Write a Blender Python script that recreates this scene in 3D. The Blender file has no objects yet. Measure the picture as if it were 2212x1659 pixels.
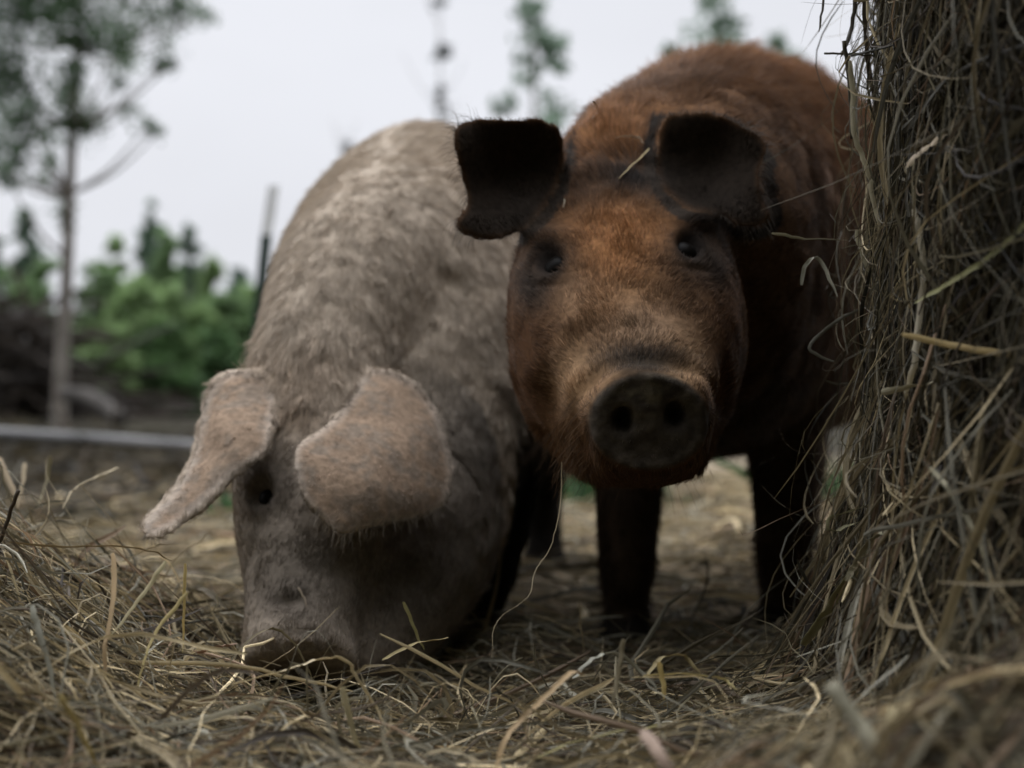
import bpy, bmesh, math, random
import numpy as np
from mathutils import Vector, Matrix
from mathutils.bvhtree import BVHTree

S = bpy.context.scene
COL = S.collection
rng = np.random.default_rng(7)
R = math.radians

# ------------------------------------------------------------------ camera
CAMZ, FPX, CX, CY = 0.32, 3072.0, 1106.0, 829.5     # 50 mm lens seen on a 2212 x 1659 picture
cam_d = bpy.data.cameras.new('camera')
cam = bpy.data.objects.new('camera', cam_d); COL.objects.link(cam)
cam.location = (0, 0, CAMZ); cam.rotation_euler = (R(90), 0, 0)
cam_d.lens = 50.0; cam_d.sensor_width = 36.0
cam_d.clip_start = 0.05; cam_d.clip_end = 900.0
cam_d.dof.use_dof = True; cam_d.dof.focus_distance = 1.2; cam_d.dof.aperture_fstop = 3.4
cam_d.dof.aperture_blades = 9
S.camera = cam

# ------------------------------------------------------------------ sky, sun, exposure
SUN_EL, SUN_AZ = R(52), R(-32)                       # azimuth from +Y, negative = to the left
w = bpy.data.worlds.new('World'); S.world = w; w.use_nodes = True
nt = w.node_tree; nt.nodes.clear(); N_ = nt.nodes.new; L_ = nt.links.new
out = N_('ShaderNodeOutputWorld'); bg = N_('ShaderNodeBackground'); L_(bg.outputs[0], out.inputs[0])
sky = N_('ShaderNodeTexSky'); sky.sky_type = 'NISHITA'; sky.sun_disc = False
sky.sun_elevation = SUN_EL; sky.sun_rotation = SUN_AZ; sky.dust_density = 4.0
hs = N_('ShaderNodeHueSaturation'); hs.inputs['Saturation'].default_value = 0.25; L_(sky.outputs[0], hs.inputs['Color'])
tc = N_('ShaderNodeTexCoord')
nz = N_('ShaderNodeTexNoise'); nz.inputs['Scale'].default_value = 1.6; nz.inputs['Detail'].default_value = 4
mp = N_('ShaderNodeMapping'); mp.inputs['Scale'].default_value = (1, 1, 2.5); L_(tc.outputs['Generated'], mp.inputs[0]); L_(mp.outputs[0], nz.inputs['Vector'])
dt = N_('ShaderNodeVectorMath'); dt.operation = 'DOT_PRODUCT'; L_(tc.outputs['Generated'], dt.inputs[0])
v = Vector((-0.25, 0.80, 0.62)).normalized(); dt.inputs[1].default_value = v
mr = N_('ShaderNodeMapRange'); mr.interpolation_type = 'SMOOTHSTEP'
mr.inputs['From Min'].default_value = -0.55; mr.inputs['From Max'].default_value = 0.62
mr.inputs['To Min'].default_value = 0.55; mr.inputs['To Max'].default_value = 1.0; L_(dt.outputs['Value'], mr.inputs[0])
n2 = N_('ShaderNodeMapRange'); n2.inputs['From Min'].default_value = 0.3; n2.inputs['From Max'].default_value = 0.7
n2.inputs['To Min'].default_value = 0.90; n2.inputs['To Max'].default_value = 1.07; L_(nz.outputs['Fac'], n2.inputs[0])
mu = N_('ShaderNodeMath'); mu.operation = 'MULTIPLY'; L_(mr.outputs[0], mu.inputs[0]); L_(n2.outputs[0], mu.inputs[1])
# overcast sky: the zenith is about three times as bright as the horizon
xz = N_('ShaderNodeSeparateXYZ'); L_(tc.outputs['Generated'], xz.inputs[0])
oc = N_('ShaderNodeMapRange'); oc.inputs['From Min'].default_value = 0.30; oc.inputs['From Max'].default_value = 1.0
oc.inputs['To Min'].default_value = 0.87; oc.inputs['To Max'].default_value = 4.9; L_(xz.outputs['Z'], oc.inputs[0])
m3 = N_('ShaderNodeMath'); m3.operation = 'MULTIPLY'; L_(mu.outputs[0], m3.inputs[0]); L_(oc.outputs[0], m3.inputs[1]); mu = m3
cl = N_('ShaderNodeVectorMath'); cl.operation = 'SCALE'; cl.inputs[0].default_value = (9.9, 10.1, 10.8); L_(mu.outputs[0], cl.inputs['Scale'])
mx = N_('ShaderNodeMix'); mx.data_type = 'RGBA'; mx.inputs['Factor'].default_value = 0.92
L_(hs.outputs[0], mx.inputs[6]); L_(cl.outputs[0], mx.inputs[7]); L_(mx.outputs[2], bg.inputs['Color'])
bg.inputs['Strength'].default_value = 0.1
sd = bpy.data.lights.new('sun', 'SUN'); sun = bpy.data.objects.new('sun', sd); COL.objects.link(sun)
sd.energy = 0.6; sd.angle = R(35); sd.color = (1.0, 0.97, 0.93)
sv = Vector((math.sin(SUN_AZ) * math.cos(SUN_EL), math.cos(SUN_AZ) * math.cos(SUN_EL), math.sin(SUN_EL)))
sun.rotation_euler = sv.to_track_quat('Z', 'Y').to_euler()
S.view_settings.view_transform = 'Standard'; S.view_settings.look = 'None'
S.view_settings.gamma = 1.0; S.view_settings.use_curve_mapping = False
S.view_settings.exposure = -0.10
S.render.engine = 'CYCLES'
S.cycles.max_bounces = 6; S.cycles.diffuse_bounces = 3; S.cycles.glossy_bounces = 2
S.cycles.transmission_bounces = 3; S.cycles.transparent_max_bounces = 4
S.cycles.use_denoising = True
S.cycles.caustics_reflective = False; S.cycles.caustics_refractive = False

# ------------------------------------------------------------------ helpers
def W(px, py, d):
    return np.array([(px - CX) / FPX * d, d, CAMZ - (py - CY) / FPX * d])
def WA(a):
    a = np.asarray(a, float); return np.stack([(a[:, 0] - CX) / FPX * a[:, 2], a[:, 2], CAMZ - (a[:, 1] - CY) / FPX * a[:, 2]], 1)
def proj(P):
    d = np.maximum(P[:, 1], 0.05)
    return P[:, 0] / d * FPX + CX, CY - (P[:, 2] - CAMZ) / d * FPX
def unit(a):
    return a / np.maximum(np.linalg.norm(a, axis=-1, keepdims=True), 1e-9)
def sm(e0, e1, x):
    t = np.clip((x - e0) / (e1 - e0), 0, 1); return t * t * (3 - 2 * t)

_tab = np.random.default_rng(3).random((64, 64, 64))
def vnoise(P, s=1.0):
    P = np.asarray(P, float) * s; i = np.floor(P).astype(int); f = P - i; f = f * f * (3 - 2 * f)
    r = 0
    for a in (0, 1):
        for b in (0, 1):
            for c in (0, 1):
                wt = (f[:, 0] if a else 1 - f[:, 0]) * (f[:, 1] if b else 1 - f[:, 1]) * (f[:, 2] if c else 1 - f[:, 2])
                r = r + wt * _tab[(i[:, 0] + a) % 64, (i[:, 1] + b) % 64, (i[:, 2] + c) % 64]
    return r
def fbm(P, s, o=3):
    return sum(vnoise(np.asarray(P) + 11.3 * k, s * 2 ** k) / 2 ** k for k in range(o)) / sum(1 / 2 ** k for k in range(o))

def mesh_np(name, V, F, colors=None, smooth=True):
    """V (n,3); F (m,3) or (m,4) int array or list of such arrays"""
    Fs = F if isinstance(F, list) else [F]
    Fs = [np.asarray(f, np.int32) for f in Fs if len(f)]
    me = bpy.data.meshes.new(name)
    me.vertices.add(len(V)); me.vertices.foreach_set('co', np.asarray(V, np.float32).ravel())
    li = np.concatenate([f.ravel() for f in Fs]); tot = np.concatenate([np.full(len(f), f.shape[1], np.int32) for f in Fs])
    st = np.concatenate([[0], np.cumsum(tot)[:-1]]).astype(np.int32)
    me.loops.add(len(li)); me.loops.foreach_set('vertex_index', li.astype(np.int32))
    me.polygons.add(len(tot)); me.polygons.foreach_set('loop_start', st)
    me.polygons.foreach_set('use_smooth', np.full(len(tot), smooth, bool))
    me.update(calc_edges=True); me.validate()
    if colors is not None:
        at = me.attributes.new('tint', 'FLOAT_COLOR', 'POINT')
        c4 = np.ones((len(V), 4), np.float32); c4[:, :3] = colors; at.data.foreach_set('color', c4.ravel())
    return me
def link(name, data, mat=None, parent=None):
    o = bpy.data.objects.new(name, data)
    if mat is not None: data.materials.append(mat)
    COL.objects.link(o)
    if parent is not None:
        o.parent = parent; o.matrix_parent_inverse = Matrix.Translation(-Vector(parent.location))
    return o
def tag(o, label=None, cat=None, group=None, kind=None):
    if label: o['label'] = label
    if cat: o['category'] = cat
    if group: o['group'] = group
    if kind: o['kind'] = kind
    return o
def empty(name, loc):
    o = bpy.data.objects.new(name, None); o.empty_display_size = 0.05; COL.objects.link(o); o.location = loc; return o

# ------------------------------------------------------------------ materials
def mat_new(name):
    m = bpy.data.materials.new(name); m.use_nodes = True
    t = m.node_tree; p = t.nodes['Principled BSDF']; return m, t, p
def tint_mat(name, rough=0.6, spec=0.3, transl=0.0, noise=0.0, nscale=200, bump=0.0):
    m, t, p = mat_new(name)
    a = t.nodes.new('ShaderNodeAttribute'); a.attribute_name = 'tint'; c = a.outputs['Color']
    p.inputs['Roughness'].default_value = rough; p.inputs['Specular IOR Level'].default_value = spec
    if noise > 0 or bump > 0:
        tcn = t.nodes.new('ShaderNodeTexCoord'); n = t.nodes.new('ShaderNodeTexNoise'); n.inputs['Scale'].default_value = nscale; n.inputs['Detail'].default_value = 5
        t.links.new(tcn.outputs['Object'], n.inputs['Vector'])
        r = t.nodes.new('ShaderNodeMapRange'); r.inputs['From Min'].default_value = 0.3; r.inputs['From Max'].default_value = 0.7
        r.inputs['To Min'].default_value = 1 - noise; r.inputs['To Max'].default_value = 1 + noise; t.links.new(n.outputs['Fac'], r.inputs[0])
        vm = t.nodes.new('ShaderNodeVectorMath'); vm.operation = 'SCALE'; t.links.new(c, vm.inputs[0]); t.links.new(r.outputs[0], vm.inputs['Scale']); c = vm.outputs[0]
        if bump > 0:
            b = t.nodes.new('ShaderNodeBump'); b.inputs['Strength'].default_value = bump; b.inputs['Distance'].default_value = 0.003
            t.links.new(n.outputs['Fac'], b.inputs['Height']); t.links.new(b.outputs[0], p.inputs['Normal'])
    t.links.new(c, p.inputs['Base Color'])
    if transl > 0:
        tr = t.nodes.new('ShaderNodeBsdfTranslucent'); t.links.new(c, tr.inputs['Color'])
        ms = t.nodes.new('ShaderNodeMixShader'); ms.inputs[0].default_value = transl
        o = t.nodes['Material Output']; t.links.new(p.outputs[0], ms.inputs[1]); t.links.new(tr.outputs[0], ms.inputs[2]); t.links.new(ms.outputs[0], o.inputs[0])
    return m
def flat_mat(name, col, rough=0.6, spec=0.3, noise=0.25, nscale=30, bump=0.0, metal=0.0):
    m, t, p = mat_new(name)
    p.inputs['Roughness'].default_value = rough; p.inputs['Specular IOR Level'].default_value = spec; p.inputs['Metallic'].default_value = metal
    tcn = t.nodes.new('ShaderNodeTexCoord'); n = t.nodes.new('ShaderNodeTexNoise'); n.inputs['Scale'].default_value = nscale; n.inputs['Detail'].default_value = 6
    t.links.new(tcn.outputs['Object'], n.inputs['Vector'])
    r = t.nodes.new('ShaderNodeValToRGB'); e = r.color_ramp.elements
    e[0].position = 0.3; e[1].position = 0.7
    e[0].color = (*[x * (1 - noise) for x in col], 1); e[1].color = (*[x * (1 + noise) for x in col], 1)
    t.links.new(n.outputs['Fac'], r.inputs[0]); t.links.new(r.outputs[0], p.inputs['Base Color'])
    if bump > 0:
        b = t.nodes.new('ShaderNodeBump'); b.inputs['Strength'].default_value = bump; b.inputs['Distance'].default_value = 0.02
        t.links.new(n.outputs['Fac'], b.inputs['Height']); t.links.new(b.outputs[0], p.inputs['Normal'])
    return m
M_SKIN = tint_mat('pig skin', 0.85, 0.06, 0, 0.25, 160, 0.35)
M_HAIR = tint_mat('pig hair', 0.6, 0.10, 0.12)
M_HAY = tint_mat('hay', 0.62, 0.25, 0.22)
M_LEAF = tint_mat('leaves', 0.6, 0.25, 0.5)
M_BARK = flat_mat('bark', (0.20, 0.18, 0.155), 0.9, 0.1, 0.4, 9, 0.5)
M_EYE = flat_mat('eye', (0.005, 0.004, 0.003), 0.45, 0.05, 0.1, 50)
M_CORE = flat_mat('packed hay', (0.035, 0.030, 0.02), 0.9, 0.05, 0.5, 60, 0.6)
M_POST = flat_mat('green paint', (0.018, 0.04, 0.032), 0.5, 0.3, 0.25, 12)
M_TIP = flat_mat('pale paint', (0.84, 0.87, 0.90), 0.5, 0.3, 0.1, 12)
M_RAIL = flat_mat('weathered rail', (0.17, 0.168, 0.166), 0.7, 0.2, 0.3, 7)
M_LOG = flat_mat('weathered log', (0.07, 0.064, 0.057), 0.85, 0.1, 0.35, 9, 0.4)
M_DIRT = flat_mat('bank soil', (0.012, 0.010, 0.008), 0.95, 0.05, 0.45, 3.5, 0.6)

# ------------------------------------------------------------------ terrain
BALE = np.array([1.105, 1.12]); BR = 0.765
def height(x, y):
    x = np.asarray(x, float); y = np.asarray(y, float)
    g = lambda cx, cy, sx, sy, a: a * np.exp(-((x - cx) / sx) ** 2 - ((y - cy) / sy) ** 2)
    h = 0.012 + g(-0.62, 1.22, 0.26, 0.36, 0.20) + g(0.30, 0.74, 0.20, 0.13, 0.105) + g(-0.33, 0.86, 0.3, 0.12, 0.02)
    h = h + g(0.0, 1.0, 0.8, 0.16, 0.015) - g(-0.16, 1.26, 0.24, 0.20, 0.034) - g(0.24, 1.6, 0.35, 0.34, 0.028)
    db = np.hypot(x - BALE[0], y - BALE[1]) - BR
    h = h + 0.14 * np.exp(-np.maximum(db, 0) / 0.085)
    P = np.stack([x.ravel(), y.ravel(), 0 * x.ravel()], 1)
    near = np.exp(-(np.hypot(x, y) / 4.0) ** 2)
    h = h + ((fbm(P, 7.0, 3).reshape(x.shape) - 0.5) * 0.05) * near
    h = h + (fbm(P, 0.35, 2).reshape(x.shape) - 0.5) * 0.5 * sm(4, 14, np.hypot(x, y))
    return h

def build_ground():
    xs = np.concatenate([-np.geomspace(1.2, 400, 40)[::-1], np.linspace(-1.15, 1.15, 116), np.geomspace(1.2, 400, 40)])
    ys = np.concatenate([-np.geomspace(0.3, 300, 24)[::-1], np.linspace(-0.2, 4.0, 170), np.geomspace(4.1, 600, 60)])
    X, Y = np.meshgrid(xs, ys); Z = height(X, Y)
    V = np.stack([X.ravel(), Y.ravel(), Z.ravel()], 1); n = len(xs)
    i, j = np.meshgrid(np.arange(len(xs) - 1), np.arange(len(ys) - 1)); a = (j * n + i).ravel()
    F = np.stack([a, a + 1, a + n + 1, a + n], 1)
    m, t, p = mat_new('straw littered ground')
    p.inputs['Roughness'].default_value = 0.95; p.inputs['Specular IOR Level'].default_value = 0.05
    g = t.nodes.new('ShaderNodeNewGeometry')
    def nz(s, d=6):
        q = t.nodes.new('ShaderNodeTexNoise'); q.inputs['Scale'].default_value = s; q.inputs['Detail'].default_value = d
        t.links.new(g.outputs['Position'], q.inputs['Vector']); return q.outputs['Fac']
    def ramp(f, c0, c1, a=0.35, b=0.65):
        r = t.nodes.new('ShaderNodeValToRGB'); e = r.color_ramp.elements; e[0].position = a; e[1].position = b
        e[0].color = (*c0, 1); e[1].color = (*c1, 1); t.links.new(f, r.inputs[0]); return r.outputs[0]
    straw = ramp(nz(26), (0.13, 0.105, 0.07), (0.52, 0.42, 0.29), 0.32, 0.66)
    soil = ramp(nz(4), (0.014, 0.012, 0.010), (0.034, 0.029, 0.024))
    near = ramp(nz(60), (0.020, 0.017, 0.010), (0.07, 0.06, 0.035))
    sx = t.nodes.new('ShaderNodeSeparateXYZ'); t.links.new(g.outputs['Position'], sx.inputs[0])
    def mrange(o, a, b):
        r = t.nodes.new('ShaderNodeMapRange'); r.inputs['From Min'].default_value = a; r.inputs['From Max'].default_value = b; t.links.new(o, r.inputs[0]); return r.outputs[0]
    def mixc(f, a, b):
        q = t.nodes.new('ShaderNodeMix'); q.data_type = 'RGBA'; t.links.new(f, q.inputs['Factor']); t.links.new(a, q.inputs[6]); t.links.new(b, q.inputs[7]); return q.outputs[2]
    # straw lies where it was strewn; the left and the far field are bare soil with weeds
    c = mixc(mrange(sx.outputs['X'], -1.7, -1.15), soil, straw)
    far = ramp(nz(0.6), (0.020, 0.017, 0.013), (0.035, 0.032, 0.02))
    c = mixc(mrange(sx.outputs['Y'], 4.6, 6.5), c, far)
    c = mixc(mrange(sx.outputs['Y'], 2.1, 1.75), c, near)
    t.links.new(c, p.inputs['Base Color'])
    tag(link('ground', mesh_np('ground', V, F), m), kind='structure')
build_ground()

# ------------------------------------------------------------------ ribbons (flat grass stems and blades)
def ribbons(P, width, side=None, twist=None, fold=0.25):
    """P (N,K,3) centre lines, width (N,) -> verts, quads; three verts across, slightly folded along the middle"""
    N, K, _ = P.shape
    T = unit(np.gradient(P, axis=1))
    if side is None: side = rng.normal(size=(N, 3))
    s = side[:, None, :] - (side[:, None, :] * T).sum(-1, keepdims=True) * T; s = unit(s)
    n = np.cross(T, s)
    if twist is not None:
        a = twist[:, None] * np.linspace(0, 1, K)[None]; ca, sa = np.cos(a)[..., None], np.sin(a)[..., None]
        s, n = s * ca + n * sa, n * ca - s * sa
    t = np.linspace(0, 1, K)
    prof = np.minimum(1, 0.35 + 5 * np.minimum(t + 0.05, 1.0 - t))[None, :, None]
    wv = width[:, None, None] * 0.5 * prof
    V = np.stack([P - s * wv, P + n * wv * fold * 2, P + s * wv], 2).reshape(-1, 3)
    base = (np.arange(N) * K * 3)[:, None, None] + (np.arange(K - 1) * 3)[None, :, None] + np.array([0, 1])[None, None]
    b = base.ravel()
    F = np.stack([b, b + 1, b + 4, b + 3], 1)
    return V, F
HAYC = np.array([[0.25, 0.20, 0.115], [0.39, 0.315, 0.18], [0.18, 0.155, 0.095], [0.14, 0.128, 0.09], [0.72, 0.59, 0.36], [0.085, 0.064, 0.042], [0.33, 0.31, 0.24], [0.28, 0.19, 0.115]])
def hay_colors(N, K, p=None, gain=1.0):
    p = p or [.22, .16, .16, .14, .07, .1, .07, .08]
    c = HAYC[rng.choice(len(HAYC), N, p=p)] * rng.uniform(0.35, 1.45, (N, 1)) * gain
    return np.repeat(c, K * 3, 0)

def ground_hay(N, xr, yr, Lr, wr, arch, stick, K=8, dens=None):
    x = rng.uniform(*xr, N * 3); y = rng.uniform(*yr, N * 3)
    ok = np.abs(x) < 0.44 * y + 0.10
    if dens is not None: ok &= rng.random(N * 3) < dens(x, y)
    ok &= np.hypot(x - BALE[0], y - BALE[1]) > BR - 0.02
    x, y = x[ok][:N], y[ok][:N]; N = len(x)
    L = rng.uniform(*Lr, N); th = rng.uniform(0, 2 * np.pi, N); cv = rng.normal(0, 1.7, N)
    kink = rng.integers(1, K, N); ka = np.where(rng.random(N) < 0.5, rng.normal(0, 1.1, N), 0)
    px_, py_ = [x], [y]; ds = L / (K - 1); a = th
    for k in range(1, K):
        a = a + cv / (K - 1) + rng.normal(0, 0.2, N) + ka * (kink == k)
        px_.append(px_[-1] + np.cos(a) * ds); py_.append(py_[-1] + np.sin(a) * ds)
    X = np.stack(px_, 1); Y = np.stack(py_, 1); t = np.linspace(0, 1, K)[None]
    Z = height(X, Y) + rng.uniform(0.0, 0.022, (N, 1)) + np.abs(rng.normal(0, arch, (N, 1))) * np.sin(np.pi * t)
    b = np.where(rng.random(N) < 0.09, np.abs(rng.normal(0, stick, N)), rng.normal(0, 0.007, N))[:, None]
    Z = Z + b * t ** 1.3
    Z = np.maximum(Z, height(X, Y) + 0.002)
    P = np.stack([X, Y, Z], -1)
    side = rng.normal(size=(N, 3)); side[:, 2] *= 0.5
    VF = ribbons(P, rng.uniform(*wr, N) * rng.choice([0.4, 0.9, 1.9], N, p=[.47, .43, .10]), side, rng.normal(0, 1.5, N)); return VF, N, K
def merge(parts):
    Vs, Fs, Cs, o = [], [], [], 0
    for V, F, C in parts:
        Vs.append(V); Fs.append(F + o); Cs.append(C); o += len(V)
    return np.concatenate(Vs), np.concatenate(Fs), np.concatenate(Cs)
def build_hay():
    parts = []
    (VF, n, K) = ground_hay(26000, (-0.85, 0.75), (0.62, 1.65), (0.05, 0.24), (0.0010, 0.0034), 0.009, 0.035)
    parts.append((VF[0], VF[1], hay_colors(n, K)))
    (VF, n, K) = ground_hay(9000, (-0.85, 0.75), (0.62, 1.6), (0.03, 0.14), (0.0006, 0.0012), 0.010, 0.02)
    parts.append((VF[0], VF[1], hay_colors(n, K)))
    (VF, n, K) = ground_hay(900, (-0.34, -0.02), (1.08, 1.30), (0.05, 0.2), (0.0010, 0.0032), 0.022, 0.05)
    parts.append((VF[0], VF[1], hay_colors(n, K)))
    (VF, n, K) = ground_hay(9000, (-0.85, 0.75), (0.62, 1.6), (0.008, 0.03), (0.0010, 0.0034), 0.002, 0.01, K=4)
    parts.append((VF[0], VF[1], hay_colors(n, K)))
    (VF, n, K) = ground_hay(7000, (-0.9, -0.25), (0.95, 1.6), (0.06, 0.22), (0.0010, 0.0034), 0.018, 0.05)
    parts.append((VF[0], VF[1], hay_colors(n, K, gain=1.1)))
    (VF, n, K) = ground_hay(3500, (0.05, 0.5), (0.62, 0.95), (0.05, 0.2), (0.0014, 0.004), 0.012, 0.025)
    parts.append((VF[0], VF[1], hay_colors(n, K)))
    (VF, n, K) = ground_hay(12000, (-1.6, 1.8), (1.6, 4.6), (0.06, 0.26), (0.002, 0.006), 0.01, 0.02, K=6,
                            dens=lambda x, y: np.where(x < -0.5 - .12 * y, np.where(y > 3.4, 0.08, 1.0), 1.0))
    P0 = VF[0].reshape(n, -1, 3)[:, 0]
    parts.append((VF[0], VF[1], hay_colors(n, K, gain=np.where(P0[:, 1:2] > 2.3, 1.1, 0.9))))
    (VF, n, K) = ground_hay(3500, (-3.8, -0.75), (2.9, 8.5), (0.1, 0.4), (0.004, 0.014), 0.02, 0.10, K=5)
    parts.append((VF[0], VF[1], hay_colors(n, K, gain=.22)))
    V, F, C = merge(parts)
    tag(link('loose_hay', mesh_np('loose hay', V, F, C, smooth=False), M_HAY), 'dry tangled hay strewn over the ground around the pigs', 'hay', kind='stuff')
build_hay()

# ------------------------------------------------------------------ hay bale
def bale_r(z):
    return BR + 0.12 * np.exp(-np.maximum(z, 0) / 0.12) - 0.03 * sm(0.55, 1.25, z)
def build_bale():
    root = empty('hay_bale', (BALE[0], BALE[1], 0))
    tag(root, 'large dark bale of shaggy hay standing at the right of the brown pig', 'hay bale')
    n, zs = 96, np.concatenate([np.linspace(-0.05, 1.22, 40)])
    V = []
    for z in zs:
        a = np.linspace(0, 2 * np.pi, n, endpoint=False); r = bale_r(z) - 0.03
        p = np.stack([np.cos(a), np.sin(a), np.full(n, z)], 1); rr = r + 0.04 * (fbm(p * [1, 1, 1.0], 5.0) - 0.5)
        V.append(np.stack([BALE[0] + rr * np.cos(a), BALE[1] + rr * np.sin(a), np.full(n, z)], 1))
    V.append(np.stack([BALE[0] + 0.7 * np.cos(a), BALE[1] + 0.7 * np.sin(a), np.full(n, 1.29)], 1))
    V.append(np.array([[BALE[0], BALE[1], 1.31]])); V = np.concatenate(V); F, F3 = [], []
    nr = len(zs) + 1
    for k in range(nr - 1):
        for i in range(n): F.append((k * n + i, k * n + (i + 1) % n, (k + 1) * n + (i + 1) % n, (k + 1) * n + i))
    for i in range(n): F3.append(((nr - 1) * n + i, (nr - 1) * n + (i + 1) % n, nr * n))
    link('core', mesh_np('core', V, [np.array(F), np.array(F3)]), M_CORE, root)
    parts = []
    def strands(N, psi, zr, Lr, wr, off, arch, stick, lean, gain, K=8, pc=None, curl=0.6):
        ps = rng.uniform(*psi, N); z0 = rng.uniform(*zr, N); L = rng.uniform(*Lr, N)
        ang = np.pi / 2 + rng.normal(lean, 0.56, N)            # direction in the (tangent, up) plane
        cv = rng.normal(0, curl, N); kk = rng.integers(1, K, N); ka = np.where(rng.random(N) < 0.30, rng.normal(0, 0.9, N), 0)
        P_, Z_ = [ps], [z0]; ds = L / (K - 1)
        for k in range(1, K):
            ang = ang + cv / (K - 1) + rng.normal(0, 0.06, N) + ka * (kk == k)
            P_.append(P_[-1] + np.cos(ang) * ds / BR); Z_.append(Z_[-1] - np.sin(ang) * ds)
        PS = np.stack(P_, 1); Z = np.stack(Z_, 1); t = np.linspace(0, 1, K)[None]
        rr = bale_r(Z) + rng.uniform(off[0], off[1], (N, 1)) + np.abs(rng.normal(0, arch, (N, 1))) * np.sin(np.pi * t)
        rr = rr + np.where(rng.random(N) < 0.12, np.abs(rng.normal(0, stick, N)), 0)[:, None] * t ** 1.5
        P = np.stack([BALE[0] + rr * np.cos(PS), BALE[1] + rr * np.sin(PS), np.maximum(Z, 0.015)], -1)
        V, F = ribbons(P, rng.uniform(*wr, N) * rng.choice([0.35, 0.9, 1.8], N, p=[.45, .42, .13]), None, rng.normal(0, 1.2, N))
        parts.append((V, F, hay_colors(N, K, pc, gain)))
    # the side that faces the pen: angles 100..290 deg round the bale
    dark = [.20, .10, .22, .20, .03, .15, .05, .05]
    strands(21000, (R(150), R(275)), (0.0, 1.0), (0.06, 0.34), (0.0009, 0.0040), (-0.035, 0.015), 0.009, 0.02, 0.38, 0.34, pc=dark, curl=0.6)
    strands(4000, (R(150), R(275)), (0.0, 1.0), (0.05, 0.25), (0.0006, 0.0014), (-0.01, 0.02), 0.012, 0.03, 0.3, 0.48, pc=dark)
    strands(2600, (R(60), R(360)), (0.0, 1.25), (0.1, 0.4), (0.002, 0.006), (-0.02, 0.02), 0.012, 0.06, 0.2, 0.4, pc=dark)
    strands(2500, (R(140), R(230)), (0.1, 1.0), (0.05, 0.22), (0.0006, 0.0016), (-0.01, 0.03), 0.02, 0.05, 0.1, 0.6, pc=dark, curl=2.2)
    strands(600, (R(135), R(215)), (0.25, 1.0), (0.06, 0.30), (0.0008, 0.0028), (0.0, 0.025), 0.02, 0.03, 0.1, 1.0, pc=dark)
    strands(220, (R(138), R(168)), (0.15, 0.75), (0.06, 0.22), (0.0006, 0.0020), (0.005, 0.065), 0.02, 0.015, 0.0, 1.0, pc=dark, curl=1.3)
    strands(1800, (R(165), R(270)), (0.10, 0.34), (0.1, 0.34), (0.0015, 0.0045), (0.0, 0.03), 0.015, 0.03, -0.2, 0.7)
    V, F, C = merge(parts)
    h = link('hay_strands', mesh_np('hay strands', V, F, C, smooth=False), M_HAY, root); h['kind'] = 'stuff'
build_bale()

# ------------------------------------------------------------------ organic bodies
def catmull(A, m):
    A = np.asarray(A, float); P = np.vstack([2 * A[0] - A[1], A, 2 * A[-1] - A[-2]]); out = []
    for i in range(1, len(P) - 2):
        t = np.linspace(0, 1, m, endpoint=False)[:, None]; p0, p1, p2, p3 = P[i - 1], P[i], P[i + 1], P[i + 2]
        out.append(0.5 * (2 * p1 + (p2 - p0) * t + (2 * p0 - 5 * p1 + 4 * p2 - p3) * t ** 2 + (3 * p1 - p0 - 3 * p2 + p3) * t ** 3))
    return np.vstack(out + [A[-1:]])
def loft(C, a, bu, bd, up, m=6, n=36, ex=2.2, exu=None):
    """rings along the centres C: half width a, half height bu above / bd below, 'up' gives the dorsal side"""
    C = np.asarray(C, float); k = len(C)
    up = np.asarray(up, float); up = np.tile(up, (k, 1)) if up.ndim == 1 else up
    A = catmull(np.hstack([C, np.stack([a, bu, bd], 1), up]), m)
    c, aa, b1, b2, u = A[:, :3], A[:, 3], A[:, 4], A[:, 5], A[:, 6:9]
    T = unit(np.gradient(c, axis=0)); u = unit(u - (u * T).sum(1, keepdims=True) * T); r = np.cross(T, u)
    ph = np.linspace(0, 2 * np.pi, n, endpoint=False); cs, sn = np.cos(ph), np.sin(ph)
    ee = np.where(sn > 0, exu or ex, ex); cs = np.sign(cs) * np.abs(cs) ** (2 / ee); sn = np.sign(sn) * np.abs(sn) ** (2 / ee)
    V = c[:, None] + r[:, None] * (aa[:, None] * cs)[..., None] + u[:, None] * (np.where(sn > 0, b1[:, None] * sn, b2[:, None] * sn))[..., None]
    K = len(c); V = np.vstack([V.reshape(-1, 3), c[:1], c[-1:]]); F, F3 = [], []
    for j in range(K - 1):
        for i in range(n): F.append((j * n + i, j * n + (i + 1) % n, (j + 1) * n + (i + 1) % n, (j + 1) * n + i))
    for i in range(n):
        F3.append(((i + 1) % n, i, K * n)); F3.append(((K - 1) * n + i, (K - 1) * n + (i + 1) % n, K * n + 1))
    return V, [np.array(F), np.array(F3)]
def ellipsoid(c, rad, X=None, n=20):
    th = np.linspace(-np.pi / 2, np.pi / 2, n)
    C = np.zeros((n, 3)); C[:, 2] = np.sin(th); rr = np.maximum(np.cos(th), 0.02)
    V, F = loft(C, rr, rr, rr, (0, 1, 0), 1, 24, 2.0); V = V * np.asarray(rad)
    if X is not None: V = V @ np.asarray(X, float)
    return V + np.asarray(c), F
def inside(poly, x, y):
    p = np.asarray(poly, float); r = np.zeros(x.shape, bool); j = len(p) - 1
    for i in range(len(p)):
        c = ((p[i, 1] > y) != (p[j, 1] > y)) & (x < (p[j, 0] - p[i, 0]) * (y - p[i, 1]) / (p[j, 1] - p[i, 1] + 1e-9) + p[i, 0])
        r ^= c; j = i
    return r
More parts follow.
